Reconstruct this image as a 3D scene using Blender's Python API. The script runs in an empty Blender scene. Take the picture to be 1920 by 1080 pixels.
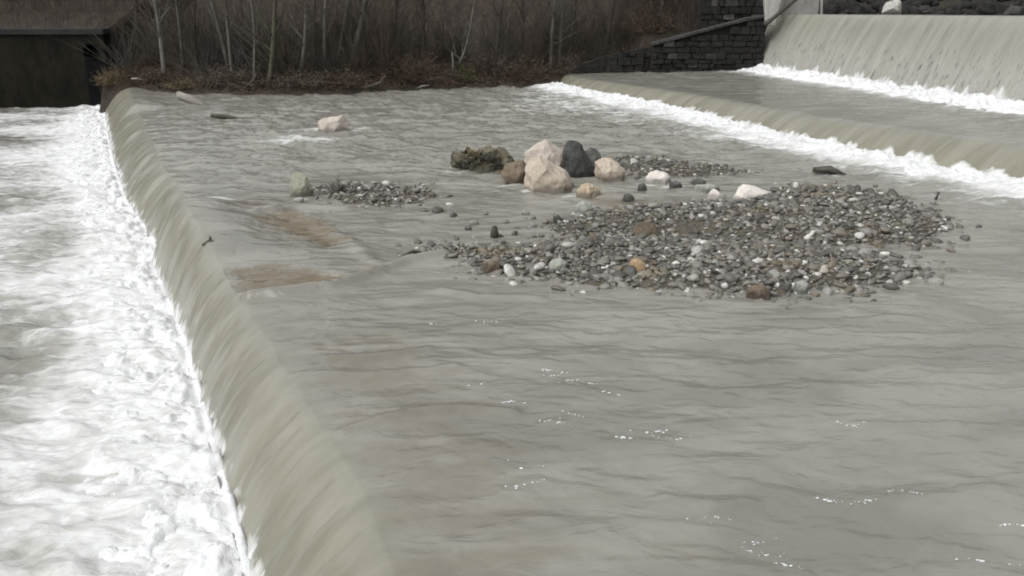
import bpy, bmesh, math, random
import numpy as np
from mathutils import Vector, Matrix, noise as mnoise

# ------------------------------------------------------------------ camera, light, exposure
SC = bpy.context.scene
COL = SC.collection
F_PX, CAM_H, HOR = 1600.0, 4.2, 8.0
PITCH = math.atan((540 - HOR) / F_PX)
cam_d = bpy.data.cameras.new('camera')
cam_d.sensor_width = 36.0
cam_d.lens = 36.0 * F_PX / 1920.0
cam_d.clip_start = 0.1
cam_d.clip_end = 600
cam = bpy.data.objects.new('camera', cam_d)
cam.location = (0, 0, CAM_H)
cam.rotation_euler = (math.pi / 2 - PITCH, 0, 0)
COL.objects.link(cam)
SC.camera = cam

SUN_EL, SUN_AZ = math.radians(55), math.radians(-128)      # azimuth from +Y, clockwise
world = bpy.data.worlds.new('World')
SC.world = world
world.use_nodes = True
wn = world.node_tree
wn.nodes.clear()
w_out = wn.nodes.new('ShaderNodeOutputWorld')
w_bg = wn.nodes.new('ShaderNodeBackground')
w_sky = wn.nodes.new('ShaderNodeTexSky')
w_sky.sky_type = 'NISHITA'
w_sky.sun_disc = False
w_sky.sun_elevation = SUN_EL
w_sky.sun_rotation = SUN_AZ
w_sky.air_density = 1.4
w_sky.dust_density = 4.0
w_hs = wn.nodes.new('ShaderNodeHueSaturation')
w_hs.inputs['Saturation'].default_value = 0.12
wn.links.new(w_sky.outputs[0], w_hs.inputs['Color'])
wn.links.new(w_hs.outputs[0], w_bg.inputs['Color'])
wn.links.new(w_bg.outputs[0], w_out.inputs['Surface'])
w_bg.inputs['Strength'].default_value = 0.15

sun_d = bpy.data.lights.new('sun', 'SUN')
sun_d.energy = 0.9
sun_d.angle = math.radians(40)
sun_d.color = (1.0, 0.975, 0.94)
sun = bpy.data.objects.new('sun', sun_d)
sdir = Vector((math.cos(SUN_EL) * math.sin(SUN_AZ), math.cos(SUN_EL) * math.cos(SUN_AZ), math.sin(SUN_EL)))
sun.rotation_euler = sdir.to_track_quat('Z', 'Y').to_euler()
sun.location = sdir * 60
COL.objects.link(sun)

SC.view_settings.view_transform = 'Standard'
SC.view_settings.look = 'None'
SC.view_settings.gamma = 1.0
SC.view_settings.use_curve_mapping = False
SC.view_settings.exposure = 0.5
SC.cycles.max_bounces = 6
SC.cycles.filter_width = 1.9

rng = np.random.default_rng(11)
rnd = random.Random(5)

# ------------------------------------------------------------------ small helpers
def at(px, py, z=0.0):
    """ground point seen at a place of the photograph, on the level z"""
    dx = (px - 960) / F_PX
    dy = -(py - 540) / F_PX
    c, s = math.cos(PITCH), math.sin(PITCH)
    d = (dx, c + dy * s, -s + dy * c)
    t = (z - CAM_H) / d[2]
    return Vector((d[0] * t, d[1] * t, z))

def at_depth(px, py, Y):
    dx = (px - 960) / F_PX
    dy = -(py - 540) / F_PX
    c, s = math.cos(PITCH), math.sin(PITCH)
    d = (dx, c + dy * s, -s + dy * c)
    t = Y / d[1]
    return Vector((d[0] * t, Y, CAM_H + d[2] * t))

def tag(o, label=None, cat=None, group=None, kind=None):
    if label: o['label'] = label
    if cat: o['category'] = cat
    if group: o['group'] = group
    if kind: o['kind'] = kind
    return o

def link(name, me, mat=None, parent=None):
    o = bpy.data.objects.new(name, me)
    COL.objects.link(o)
    if mat is not None and me is not None and not me.materials:
        me.materials.append(mat)
    if parent: o.parent = parent
    return o

def empty(name, loc):
    o = bpy.data.objects.new(name, None)
    o.empty_display_size = 0.2
    o.location = loc
    COL.objects.link(o)
    return o

def smoothstep(a, b, x):
    t = np.clip((x - a) / (b - a), 0, 1)
    return t * t * (3 - 2 * t)

def _hash(ix, iy, seed):
    h = (ix.astype(np.int64) * 374761393 + iy.astype(np.int64) * 668265263 + seed * 974634777) & 0xFFFFFFFF
    h = ((h ^ (h >> 13)) * 1274126177) & 0xFFFFFFFF
    h = h ^ (h >> 16)
    return (h & 0xFFFFFF) / float(0xFFFFFF) * 2 * math.pi

def perlin(x, y, seed=0):
    x0 = np.floor(x); y0 = np.floor(y)
    fx = x - x0; fy = y - y0
    u = fx * fx * fx * (fx * (fx * 6 - 15) + 10)
    v = fy * fy * fy * (fy * (fy * 6 - 15) + 10)
    def g(ix, iy, dx, dy):
        a = _hash(ix, iy, seed)
        return np.cos(a) * dx + np.sin(a) * dy
    n00 = g(x0, y0, fx, fy); n10 = g(x0 + 1, y0, fx - 1, fy)
    n01 = g(x0, y0 + 1, fx, fy - 1); n11 = g(x0 + 1, y0 + 1, fx - 1, fy - 1)
    return ((n00 * (1 - u) + n10 * u) * (1 - v) + (n01 * (1 - u) + n11 * u) * v) * 1.5

def fbm(x, y, seed=0, octv=4, gain=0.5):
    a = 1.0; s = 0.0; f = 1.0
    for i in range(octv):
        s = s + a * perlin(x * f, y * f, seed + i * 17)
        a *= gain; f *= 2.03
    return s

def smooth_mesh(me):
    me.polygons.foreach_set('use_smooth', np.ones(len(me.polygons), dtype=bool))

def grid_mesh(name, P, attrs=None, uv=None, normals=None):
    """P: (rows, cols, 3)"""
    R, K = P.shape[:2]
    me = bpy.data.meshes.new(name)
    me.vertices.add(R * K)
    me.vertices.foreach_set('co', P.reshape(-1).astype(np.float32))
    idx = np.arange(R * K).reshape(R, K)
    if np.cross(P[:-1, 1:] - P[:-1, :-1], P[1:, :-1] - P[:-1, :-1])[..., 2].mean() < 0: idx = idx[::-1]
    q = np.stack([idx[:-1, :-1], idx[:-1, 1:], idx[1:, 1:], idx[1:, :-1]], -1).reshape(-1, 4)
    nf = len(q)
    me.loops.add(nf * 4)
    me.loops.foreach_set('vertex_index', q.reshape(-1).astype(np.int32))
    me.polygons.add(nf)
    me.polygons.foreach_set('loop_start', np.arange(0, nf * 4, 4, dtype=np.int32))
    me.polygons.foreach_set('loop_total', np.full(nf, 4, dtype=np.int32))
    me.update(calc_edges=True)
    smooth_mesh(me)
    for k, v in (attrs or {}).items():
        a = me.attributes.new(k, 'FLOAT', 'POINT')
        a.data.foreach_set('value', v.reshape(-1).astype(np.float32))
    if uv is not None:
        l = me.uv_layers.new(name='flow')
        l.data.foreach_set('uv', uv.reshape(-1, 2)[q.reshape(-1)].reshape(-1).astype(np.float32))
    if normals is not None:
        me.normals_split_custom_set_from_vertices(normals.reshape(-1, 3).tolist())
    return me

def grid_normals(P):
    du = np.gradient(P, axis=1); dv = np.gradient(P, axis=0)
    n = np.cross(du, dv)
    n /= np.maximum(np.linalg.norm(n, axis=-1, keepdims=True), 1e-9)
    n[n[..., 2] < 0] *= -1
    return n

class MB:
    """collects tubes and boxes into one mesh"""
    def __init__(self): self.v = []; self.f = []
    def tube(self, pts, radii, sides=5, cap=True):
        b = len(self.v); n = len(pts)
        for i, p in enumerate(pts):
            p = Vector(p)
            d = (Vector(pts[min(i + 1, n - 1)]) - Vector(pts[max(i - 1, 0)])).normalized()
            ref = Vector((0, 0, 1)) if abs(d.z) < 0.9 else Vector((1, 0, 0))
            a = d.cross(ref).normalized(); c = d.cross(a)
            for k in range(sides):
                t = 2 * math.pi * k / sides
                self.v.append(tuple(p + (a * math.cos(t) + c * math.sin(t)) * radii[i]))
        for i in range(n - 1):
            for k in range(sides):
                k2 = (k + 1) % sides
                self.f.append((b + i * sides + k, b + i * sides + k2, b + (i + 1) * sides + k2, b + (i + 1) * sides + k))
        if cap:
            self.f.append(tuple(b + k for k in range(sides))[::-1])
            self.f.append(tuple(b + (n - 1) * sides + k for k in range(sides)))
    def mesh(self, name, smooth=True):
        me = bpy.data.meshes.new(name)
        me.from_pydata(self.v, [], self.f)
        me.update()
        if smooth: smooth_mesh(me)
        return me

# ------------------------------------------------------------------ materials
class NT:
    def __init__(self, name):
        self.m = bpy.data.materials.new(name); self.m.use_nodes = True
        self.t = self.m.node_tree; self.t.nodes.clear()
        self.out = self.n('ShaderNodeOutputMaterial')
    def n(self, typ, **kw):
        o = self.t.nodes.new(typ)
        for k, v in kw.items(): setattr(o, k, v)
        return o
    def l(self, a, b): self.t.links.new(a, b)
    def math(self, op, a, b=None, clamp=False):
        o = self.n('ShaderNodeMath', operation=op); o.use_clamp = clamp
        for i, x in enumerate((a, b)):
            if x is None: continue
            if isinstance(x, (int, float)): o.inputs[i].default_value = x
            else: self.l(x, o.inputs[i])
        return o.outputs[0]
    def mix(self, fac, a, b):
        o = self.n('ShaderNodeMix', data_type='RGBA')
        for s, x in ((o.inputs[0], fac), (o.inputs[6], a), (o.inputs[7], b)):
            if isinstance(x, (int, float)): s.default_value = x
            elif isinstance(x, tuple): s.default_value = (*x, 1)
            else: self.l(x, s)
        return o.outputs[2]
    def ss(self, x, lo, hi, a=0.0, b=1.0):
        o = self.n('ShaderNodeMapRange', interpolation_type='SMOOTHSTEP')
        self.l(x, o.inputs[0])
        for i, v in ((1, lo), (2, hi), (3, a), (4, b)): o.inputs[i].default_value = v
        return o.outputs[0]
    def noise(self, vec, scale, detail=4, rough=0.55, dist=0.0):
        o = self.n('ShaderNodeTexNoise')
        if vec is not None: self.l(vec, o.inputs['Vector'])
        o.inputs['Scale'].default_value = scale
        o.inputs['Detail'].default_value = detail
        o.inputs['Roughness'].default_value = rough
        o.inputs['Distortion'].default_value = dist
        return o.outputs['Fac']
    def mapping(self, vec, scale, rot=(0, 0, 0)):
        o = self.n('ShaderNodeMapping')
        self.l(vec, o.inputs['Vector'])
        o.inputs['Scale'].default_value = scale
        o.inputs['Rotation'].default_value = rot
        return o.outputs[0]
    def attr(self, name):
        return self.n('ShaderNodeAttribute', attribute_name=name).outputs['Fac']
    def pos(self): return self.n('ShaderNodeNewGeometry').outputs['Position']
    def obj(self): return self.n('ShaderNodeTexCoord').outputs['Object']
    def bump(self, h, strength, dist, normal=None):
        o = self.n('ShaderNodeBump')
        o.inputs['Strength'].default_value = strength
        o.inputs['Distance'].default_value = dist
        self.l(h, o.inputs['Height'])
        if normal is not None: self.l(normal, o.inputs['Normal'])
        return o.outputs[0]
    def bsdf(self, color, rough, normal=None, spec=0.5, ior=1.45):
        o = self.n('ShaderNodeBsdfPrincipled')
        for k, x in (('Base Color', color), ('Roughness', rough)):
            if isinstance(x, tuple): o.inputs[k].default_value = (*x, 1)
            elif isinstance(x, (int, float)): o.inputs[k].default_value = x
            else: self.l(x, o.inputs[k])
        o.inputs['Specular IOR Level'].default_value = spec
        o.inputs['IOR'].default_value = ior
        if normal is not None: self.l(normal, o.inputs['Normal'])
        return o.outputs[0]
    def done(self, shader):
        self.l(shader, self.out.inputs['Surface']); return self.m

MUD = (0.154, 0.1515, 0.132)

def water_material():
    t = NT('muddy_water')
    pos = t.pos()
    uv = t.n('ShaderNodeUVMap', uv_map='flow').outputs[0]
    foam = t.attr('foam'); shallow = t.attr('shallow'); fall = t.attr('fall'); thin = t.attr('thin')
    # uv: u across the flow, v along it (metres)
    st = t.noise(t.mapping(uv, (1.7, 0.33, 1)), 1.0, 4, 0.55, 0.4)
    st2 = t.noise(t.mapping(uv, (6, 0.6, 1)), 1.0, 4, 0.55, 0.3)
    big = t.noise(t.mapping(pos, (0.5, 1.1, 1), (0, 0, 0.2)), 0.8, 4, 0.55, 0.8)
    fine = t.noise(t.mapping(pos, (1.1, 2.3, 1.0), (0, 0, 0.22)), 1.0, 5, 0.52, 1.3)
    fine2 = t.noise(t.mapping(pos, (5, 9, 1), (0, 0, -0.5)), 1.0, 3, 0.55, 1.0)
    col = t.mix(t.ss(big, 0.35, 0.65), MUD, (0.204, 0.201, 0.176))
    col = t.mix(shallow, col, (0.115, 0.092, 0.060))  # brown bed colour; near the low crest it also paints in duller reflection
    fcol = t.mix(t.ss(st, 0.36, 0.62), (0.150, 0.145, 0.112), (0.192, 0.186, 0.149))
    fcol = t.mix(t.ss(st2, 0.42, 0.75, 0, 0.4), fcol, (0.24, 0.235, 0.197))
    # torn, thin places of the high sheet where the wet dark weir shows
    holes = t.noise(t.mapping(uv, (6.5, 2.2, 1)), 1.0, 5, 0.75, 0.4)
    dark = t.math('MULTIPLY', t.ss(holes, 0.54, 0.66), t.ss(thin, 0.45, 0.9))
    fcol = t.mix(t.math('MULTIPLY', thin, 0.55), fcol, (0.36, 0.358, 0.335))
    fcol = t.mix(dark, fcol, (0.085, 0.08, 0.07))
    col = t.mix(fall, col, fcol)
    col = t.mix(t.ss(foam, 0.1, 0.55, 0, 0.85), col, (0.33, 0.33, 0.31))      # air bubbles make the water milky
    # foam
    fa = t.noise(t.mapping(pos, (0.9, 2.2, 1.0), (0, 0, 0.15)), 1.0, 7, 0.66, 1.1)
    fb = t.noise(t.mapping(pos, (3.4, 7.0, 2.0), (0, 0, -0.1)), 1.0, 5, 0.65, 0.8)
    fn = t.math('ADD', t.math('MULTIPLY', fa, 0.68), t.math('MULTIPLY', fb, 0.32))
    ff = t.math('SUBTRACT', t.math('ADD', foam, 0.0), t.math('MULTIPLY', t.math('SUBTRACT', fn, 0.5), 4.2))
    fmask = t.ss(ff, 0.05, 1.0)
    fmask = t.math('MULTIPLY', fmask, t.ss(foam, 0.04, 0.2))
    hgt = t.math('ADD', t.math('MULTIPLY', fine, 1.0), t.math('MULTIPLY', fine2, 0.14))
    calm = t.math('SUBTRACT', 1.0, t.math('MAXIMUM', fall, t.math('MULTIPLY', shallow, 0.7)))
    hb = t.math('MULTIPLY', hgt, calm)
    sb = t.math('MULTIPLY', t.math('ADD', st, t.math('MULTIPLY', st2, 0.35)), fall)
    nrm = t.bump(t.math('ADD', t.math('MULTIPLY', hb, 1.05), t.math('MULTIPLY', sb, 0.55)), 0.75, 0.06)
    w = t.bsdf(col, t.ss(fall, 0.2, 0.9, 0.12, 0.26), nrm, 0.5, 1.33)
    fcolr = t.mix(t.ss(fb, 0.35, 0.6), (0.44, 0.445, 0.43), (0.57, 0.58, 0.585))
    f = t.bsdf(fcolr, 0.75, t.bump(t.math('ADD', fa, fb), 0.3, 0.10), 0.25)
    mx = t.n('ShaderNodeMixShader')
    t.l(fmask, mx.inputs[0]); t.l(w, mx.inputs[1]); t.l(f, mx.inputs[2])
    return t.done(mx.outputs[0])

def foam_material():
    t = NT('white_foam')
    pos = t.pos()
    a = t.noise(pos, 3.0, 5, 0.65, 0.5); b = t.noise(pos, 14.0, 3, 0.6)
    c = t.mix(t.ss(a, 0.34, 0.6), (0.48, 0.485, 0.48), (0.59, 0.60, 0.61))
    return t.done(t.bsdf(c, 0.8, t.bump(t.math('ADD', a, t.math('MULTIPLY', b, 0.4)), 0.5, 0.1), 0.2))

def rock_material(name, c0, c1, c2, scale=6.0, bump=0.5, wet=True):
    t = NT(name)
    o = t.obj(); pos = t.pos()
    a = t.noise(o, scale * 0.35, 4, 0.6, 0.4); b = t.noise(o, scale * 2.2, 6, 0.65, 0.2); c = t.noise(o, scale * 7, 3, 0.6)
    col = t.mix(t.ss(a, 0.38, 0.62), c0, c1)
    col = t.mix(t.ss(b, 0.52, 0.72, 0, 0.8), col, c2)
    col = t.mix(t.ss(c, 0.6, 0.75, 0, 0.45), col, tuple(x * 0.55 for x in c0))
    rough = 0.75
    if wet:   # the splashed, wet foot of a stone standing in water
        sx = t.n('ShaderNodeSeparateXYZ'); t.l(pos, sx.inputs[0])
        hz = t.math('ADD', sx.outputs[2], t.math('MULTIPLY', t.math('SUBTRACT', a, 0.5), 0.3))
        wm = t.ss(hz, 0.05, 0.17, 1.0, 0.0)
        col = t.mix(wm, col, tuple(x * 0.42 for x in c1))
    h = t.math('ADD', t.math('MULTIPLY', b, 0.8), t.math('MULTIPLY', c, 0.25))
    return t.done(t.bsdf(col, rough, t.bump(h, bump, 0.05), 0.35))

def cobble_material(name, source):
    t = NT(name)
    if source == 'object':
        r = t.n('ShaderNodeObjectInfo').outputs['Random']
    else:
        r = t.attr('tone')
    ramp = t.n('ShaderNodeValToRGB')
    t.l(r, ramp.inputs[0])
    cr = ramp.color_ramp
    cr.interpolation = 'LINEAR'
    stops = [(0.0, (0.038, 0.038, 0.034)), (0.22, (0.072, 0.070, 0.062)), (0.45, (0.105, 0.10, 0.087)), (0.6, (0.15, 0.147, 0.13)),
             (0.75, (0.135, 0.11, 0.08)), (0.83, (0.18, 0.176, 0.16)), (0.93, (0.24, 0.235, 0.215)), (0.96, (0.42, 0.41, 0.385)), (1.0, (0.52, 0.51, 0.48))]
    while len(cr.elements) < len(stops): cr.elements.new(0.5)
    for e, (p, c) in zip(cr.elements, stops):
        e.position = p; e.color = (*c, 1)
    o = t.pos()
    a = t.noise(o, 22, 4, 0.6); b = t.noise(o, 1.1, 3, 0.6)
    col = t.mix(t.ss(a, 0.35, 0.7, 0, 0.5), ramp.outputs[0], (0.09, 0.088, 0.08))
    col = t.mix(t.ss(b, 0.55, 0.72, 0, 0.5), col, (0.13, 0.10, 0.05))
    return t.done(t.bsdf(col, 0.55, t.bump(a, 0.35, 0.02), 0.45))

def simple_material(name, c0, c1, scale, rough=0.85, bump=0.5, dist=0.05, stretch=(1, 1, 1), use_obj=False, spec=0.3):
    t = NT(name)
    v = t.mapping(t.obj() if use_obj else t.pos(), stretch)
    a = t.noise(v, scale, 6, 0.62, 0.4); b = t.noise(v, scale * 6, 3, 0.6)
    col = t.mix(t.ss(a, 0.34, 0.66), c0, c1)
    col = t.mix(t.ss(b, 0.45, 0.75, 0, 0.5), col, tuple(x * 0.6 for x in c0))
    return t.done(t.bsdf(col, rough, t.bump(t.math('ADD', a, t.math('MULTIPLY', b, 0.4)), bump, dist), spec))

M_WATER = water_material()
M_FOAM = foam_material()
M_BEIGE = rock_material('beige_limestone', (0.31, 0.265, 0.21), (0.42, 0.365, 0.30), (0.51, 0.465, 0.40))
M_PINK = rock_material('pinkish_limestone', (0.32, 0.28, 0.24), (0.41, 0.365, 0.32), (0.50, 0.46, 0.42))
M_PALE = rock_material('pale_limestone', (0.47, 0.435, 0.40), (0.55, 0.52, 0.48), (0.62, 0.595, 0.56))
M_BLACK = rock_material('dark_basalt', (0.035, 0.036, 0.034), (0.055, 0.056, 0.052), (0.10, 0.10, 0.095))
M_GREYR = rock_material('dark_grey_stone', (0.07, 0.072, 0.068), (0.11, 0.11, 0.10), (0.16, 0.16, 0.15))
M_GREEN = rock_material('greenish_grey_stone', (0.19, 0.19, 0.145), (0.27, 0.265, 0.205), (0.35, 0.34, 0.28))
M_BROWN = rock_material('brown_stone', (0.11, 0.085, 0.06), (0.15, 0.115, 0.085), (0.20, 0.16, 0.125))
M_MUDR = rock_material('muddy_stone', (0.075, 0.060, 0.042), (0.105, 0.085, 0.058), (0.14, 0.12, 0.09))
M_TAN = rock_material('tan_stone', (0.28, 0.225, 0.15), (0.40, 0.345, 0.26), (0.48, 0.44, 0.365))
M_ORANGE = rock_material('orange_stone', (0.27, 0.19, 0.11), (0.33, 0.245, 0.15), (0.38, 0.31, 0.22))
M_ROUND = rock_material('speckled_grey_stone', (0.22, 0.23, 0.20), (0.30, 0.31, 0.275), (0.42, 0.43, 0.40))
M_COB = cobble_material('river_cobble', 'object')
M_COBS = cobble_material('river_cobble_mass', 'tone')
M_GRAVEL = simple_material('wet_gravel', (0.05, 0.046, 0.038), (0.085, 0.073, 0.052), 3.0, 0.6, 0.8, 0.05)
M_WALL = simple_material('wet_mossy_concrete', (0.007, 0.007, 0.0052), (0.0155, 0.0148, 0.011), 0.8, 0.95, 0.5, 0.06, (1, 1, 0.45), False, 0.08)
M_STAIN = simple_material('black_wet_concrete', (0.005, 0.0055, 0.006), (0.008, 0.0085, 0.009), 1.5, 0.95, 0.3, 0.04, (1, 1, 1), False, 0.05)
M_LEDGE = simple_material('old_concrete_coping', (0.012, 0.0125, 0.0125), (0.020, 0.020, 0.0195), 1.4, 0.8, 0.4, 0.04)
M_SOIL = simple_material('leaf_litter_soil', (0.022, 0.018, 0.014), (0.045, 0.034, 0.025), 1.6, 0.95, 0.9, 0.15)
M_HILL = simple_material('dark_wooded_slope', (0.020, 0.018, 0.014), (0.034, 0.028, 0.022), 0.7, 0.95, 0.9, 0.3)
M_BARK = simple_material('grey_bark', (0.06, 0.057, 0.05), (0.105, 0.10, 0.088), 5, 0.9, 0.6, 0.03, (1, 1, 0.25))
M_BARKD = simple_material('dark_bark', (0.032, 0.028, 0.024), (0.055, 0.049, 0.042), 5, 0.9, 0.6, 0.03, (1, 1, 0.25))
M_BARKP = simple_material('pale_bark', (0.09, 0.087, 0.078), (0.15, 0.145, 0.13), 5, 0.9, 0.6, 0.03, (1, 1, 0.25))
M_MOSS = simple_material('mossy_bark', (0.044, 0.042, 0.028), (0.076, 0.072, 0.052), 4, 0.9, 0.6, 0.03, (1, 1, 0.4))
M_HEAP = rock_material('mossy_debris', (0.075, 0.068, 0.045), (0.12, 0.11, 0.075), (0.17, 0.155, 0.115), 9, 0.9)
M_TWIG = simple_material('bare_twigs', (0.056, 0.046, 0.036), (0.100, 0.083, 0.066), 3, 0.9, 0.1, 0.01)
M_RED = simple_material('russet_twigs', (0.050, 0.037, 0.027), (0.088, 0.063, 0.045), 2, 0.9, 0.1, 0.01)
M_STRAW = simple_material('dry_straw', (0.085, 0.065, 0.036), (0.135, 0.108, 0.064), 4, 0.9, 0.1, 0.01)
M_WEED = simple_material('olive_weeds', (0.045, 0.046, 0.022), (0.085, 0.083, 0.042), 4, 0.9, 0.1, 0.01)
M_DRIFT = simple_material('weathered_driftwood', (0.15, 0.14, 0.125), (0.26, 0.245, 0.22), 6, 0.85, 0.6, 0.03, (0.3, 1, 1), True)
M_WETWOOD = simple_material('wet_driftwood', (0.035, 0.032, 0.026), (0.07, 0.065, 0.05), 5, 0.6, 0.6, 0.03, (0.3, 1, 1), True)
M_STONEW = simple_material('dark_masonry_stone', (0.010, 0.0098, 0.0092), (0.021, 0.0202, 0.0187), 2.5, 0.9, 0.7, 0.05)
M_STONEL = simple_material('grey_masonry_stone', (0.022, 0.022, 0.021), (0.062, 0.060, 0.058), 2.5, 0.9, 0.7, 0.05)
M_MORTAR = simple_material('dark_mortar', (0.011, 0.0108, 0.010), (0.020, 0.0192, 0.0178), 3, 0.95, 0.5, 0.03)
M_CONC = simple_material('pale_concrete', (0.30, 0.295, 0.275), (0.42, 0.41, 0.385), 2.5, 0.85, 0.4, 0.03, (1, 1, 0.3))
M_CONCG = simple_material('grey_concrete', (0.22, 0.21, 0.20), (0.30, 0.29, 0.275), 1.5, 0.85, 0.4, 0.03)
M_STEEL = simple_material('rusty_dark_steel', (0.03, 0.028, 0.026), (0.06, 0.05, 0.042), 6, 0.6, 0.3, 0.01)
M_SILL = simple_material('submerged_concrete_sill', (0.06, 0.058, 0.05), (0.10, 0.095, 0.08), 1.5, 0.7, 0.4, 0.04)

# ------------------------------------------------------------------ plan of the river
DROP = 1.3
def W(pts, z):      # measured points on a level
    return np.array([at(px, py, z)[:2] for px, py in pts])

crest_pts = np.vstack([[(-22.9, 51.5), (-20.9, 47.4)],
    W([(247, 182), (275, 240), (303, 300), (337, 345), (374, 410), (424, 510), (497, 620), (578, 745), (690, 920), (745, 1080)], 0),
    [(0.1, 2.6), (1.5, -2.0)]])
mid_foot = np.vstack([[(1.6, 51.8)], W([(1060, 166), (1240, 202), (1500, 268), (1700, 309), (1920, 350)], 0),
    [(15.6, 14.0), (19.5, 7.0), (23.5, 0.5)]])
mid_n = np.array([0.92, 0.40])
ZN = lambda Y: 0.55 + 0.30 * np.clip((46 - Y) / 24.0, 0, 1.1)
up_foot = np.vstack([[(12.6, 52.0)], [at(1425, 131, 0.80)[:2]], [at(1600, 157, 0.84)[:2]], [at(1760, 182, 0.88)[:2]], [at(1920, 207, 0.90)[:2]],
    [(19.6, 18.5), (23.0, 9.5), (26.5, 2.0)]])
ZU = lambda Y: 0.80 + 0.10 * np.clip((47 - Y) / 18.0, 0, 1.1)
ZV = lambda Y: 3.70 + 0.13 * np.clip((47 - Y) / 18.0, 0, 1.0)

def chain(pts, n=4000):
    """smooth dense polyline: cumulative length, positions"""
    pts = np.asarray(pts, float)
    d = np.concatenate([[0], np.cumsum(np.linalg.norm(np.diff(pts, axis=0), axis=1))])
    s = np.linspace(0, d[-1], n)
    P = np.stack([np.interp(s, d, pts[:, i]) for i in range(2)], 1)
    k = 121
    w = np.hanning(k); w /= w.sum()
    pad = np.concatenate([2 * P[0] - P[k // 2:0:-1], P, 2 * P[-1] - P[-2:-k // 2 - 1:-1]])
    P = np.stack([np.convolve(pad[:, i], w, 'valid') for i in range(2)], 1)
    return P

def by_y(P, Y):     # P runs from far to near
    o = np.argsort(P[:, 1])
    return np.stack([np.interp(Y, P[o, 1], P[o, 0]), Y], -1)

cC, cM, cU = chain(crest_pts), chain(mid_foot), chain(up_foot)
# rows: spacing follows the distance
ys = [51.0]
while ys[-1] > -1.8:
    y = ys[-1]
    ys.append(y - 0.03 if 17.7 < y < 19.0 else y - max(0.035, 1.25 * (y * y + 17) / (F_PX * CAM_H)) if y > 5 else y - 0.25)
YC = np.array(ys)
R = len(YC)
C = by_y(cC, YC)
tan = np.gradient(C, axis=0); tan /= np.linalg.norm(tan, axis=1, keepdims=True)
nC = np.stack([tan[:, 1], -tan[:, 0]], 1)           # downstream (left, towards the camera)
nC[nC[:, 0] > 0] *= -1
k = np.hanning(31); k /= k.sum()
nC = np.stack([np.convolve(np.pad(nC[:, i], 15, 'edge'), k, 'valid') for i in range(2)], 1)
nC /= np.linalg.norm(nC, axis=1, keepdims=True)
kink = smoothstep(18.5, 18.3, YC) * (1 - smoothstep(18.0, 13.5, YC))
C = C + nC * (0.20 * kink)[:, None]
run = -0.06 * kink + np.interp(YC, [5, 8.7, 13.5, 17, 20, 24, 31, 42], [1.15, 1.0, 0.80, 0.72, 0.85, 1.1, 1.3, 1.35])
# thicker tongues of water along the crest
lip = smoothstep(18.5, 18.25, YC) * (1 - smoothstep(17.6, 13, YC)) * 0.34
lip2 = smoothstep(36.6, 37.3, YC) * 0.22
lip3 = smoothstep(27.8, 27.3, YC) * (1 - smoothstep(26, 22, YC)) * 0.05
LIP = lip + lip2 + lip3
run = run + lip * 0.35
Ff = C + nC * run[:, None]
YM = np.interp(YC, [-2, 5.5, 10, 20, 32, 42, 51], [1.0, 9.0, 16.0, 27.5, 38.5, 46.0, 51.0])
Mf = by_y(cM, YM)
N = Mf + mid_n * np.interp(YM, [20, 46], [1.35, 1.0])[:, None]
YU = np.interp(YM, [1, 9, 20, 46.5, 51], [3.0, 15.0, 28.5, 47.2, 51.5])
U = by_y(cU, YU)
nU = np.array([0.98, 0.20])
V = U + nU * 1.5
Wd = V + np.array([7.0, 2.0])
E = Ff + np.stack([-np.interp(YC, [0, 10, 42, 51], [14, 16, 26, 28]), np.interp(YC, [0, 20, 42, 51], [-2.0, 0.5, 3.0, 4.0])], 1)

def lerp(A, B, t):   # (R,2),(R,2),(K)-> R,K,2
    return A[:, None] * (1 - t)[None, :, None] + B[:, None] * t[None, :, None]

segs = {}
t_pool = np.linspace(0, 1, 230) ** 1.35
t_fall = np.linspace(0, 1, 46)
t_basin = np.linspace(0, 1, 420)
t_basin = t_basin ** 1.15
t_mid = np.linspace(0, 1, 26)
t_ub = np.linspace(0, 1, 120)
t_uf = np.linspace(0, 1, 46)
t_us = np.linspace(0, 1, 14)

def blank(K): return np.zeros((R, K))
ridge_spec = [   # standing waves: photo polyline on the basin level, height, half width
    ([(830, 478), (760, 492), (700, 516), (620, 536), (540, 545), (470, 549)], 0.075, 0.13),
    ([(500, 392), (570, 404), (660, 452), (700, 490)], 0.03, 0.16),
    ([(480, 400), (560, 385), (650, 392)], 0.03, 0.12),
    ([(960, 775), (860, 760), (760, 772), (640, 800)], 0.03, 0.10),
    ([(830, 545), (900, 556), (1010, 560)], 0.028, 0.10),
    ([(1620, 800), (1700, 803), (1790, 798)], 0.03, 0.09),
    ([(1250, 935), (1330, 948), (1400, 940)], 0.03, 0.10),
    ([(620, 665), (700, 668), (800, 655)], 0.03, 0.10),
    ([(560, 690), (700, 700), (850, 690)], 0.022, 0.10),
    ([(560, 270), (660, 262), (760, 268)], 0.05, 0.35),
]
def seg_dist(X, pts):
    best = np.full(X.shape[:-1], 1e9)
    for a, b in zip(pts[:-1], pts[1:]):
        a = np.array(a); b = np.array(b)
        ab = b - a
        t = np.clip(((X - a) @ ab) / (ab @ ab), 0, 1)
        d = np.linalg.norm(X - a - t[..., None] * ab, axis=-1)
        best = np.minimum(best, d)
    return best

def in_poly(X, poly):
    x, y = X[..., 0], X[..., 1]
    ins = np.zeros(x.shape, bool)
    n = len(poly)
    for i in range(n):
        x1, y1 = poly[i]; x2, y2 = poly[(i + 1) % n]
        c = ((y1 > y) != (y2 > y)) & (x < (x2 - x1) * (y - y1) / (y2 - y1 + 1e-12) + x1)
        ins ^= c
    return ins

def poly_sd(X, poly):      # >0 inside
    d = seg_dist(X, list(poly) + [poly[0]])
    return np.where(in_poly(X, poly), d, -d)

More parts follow.
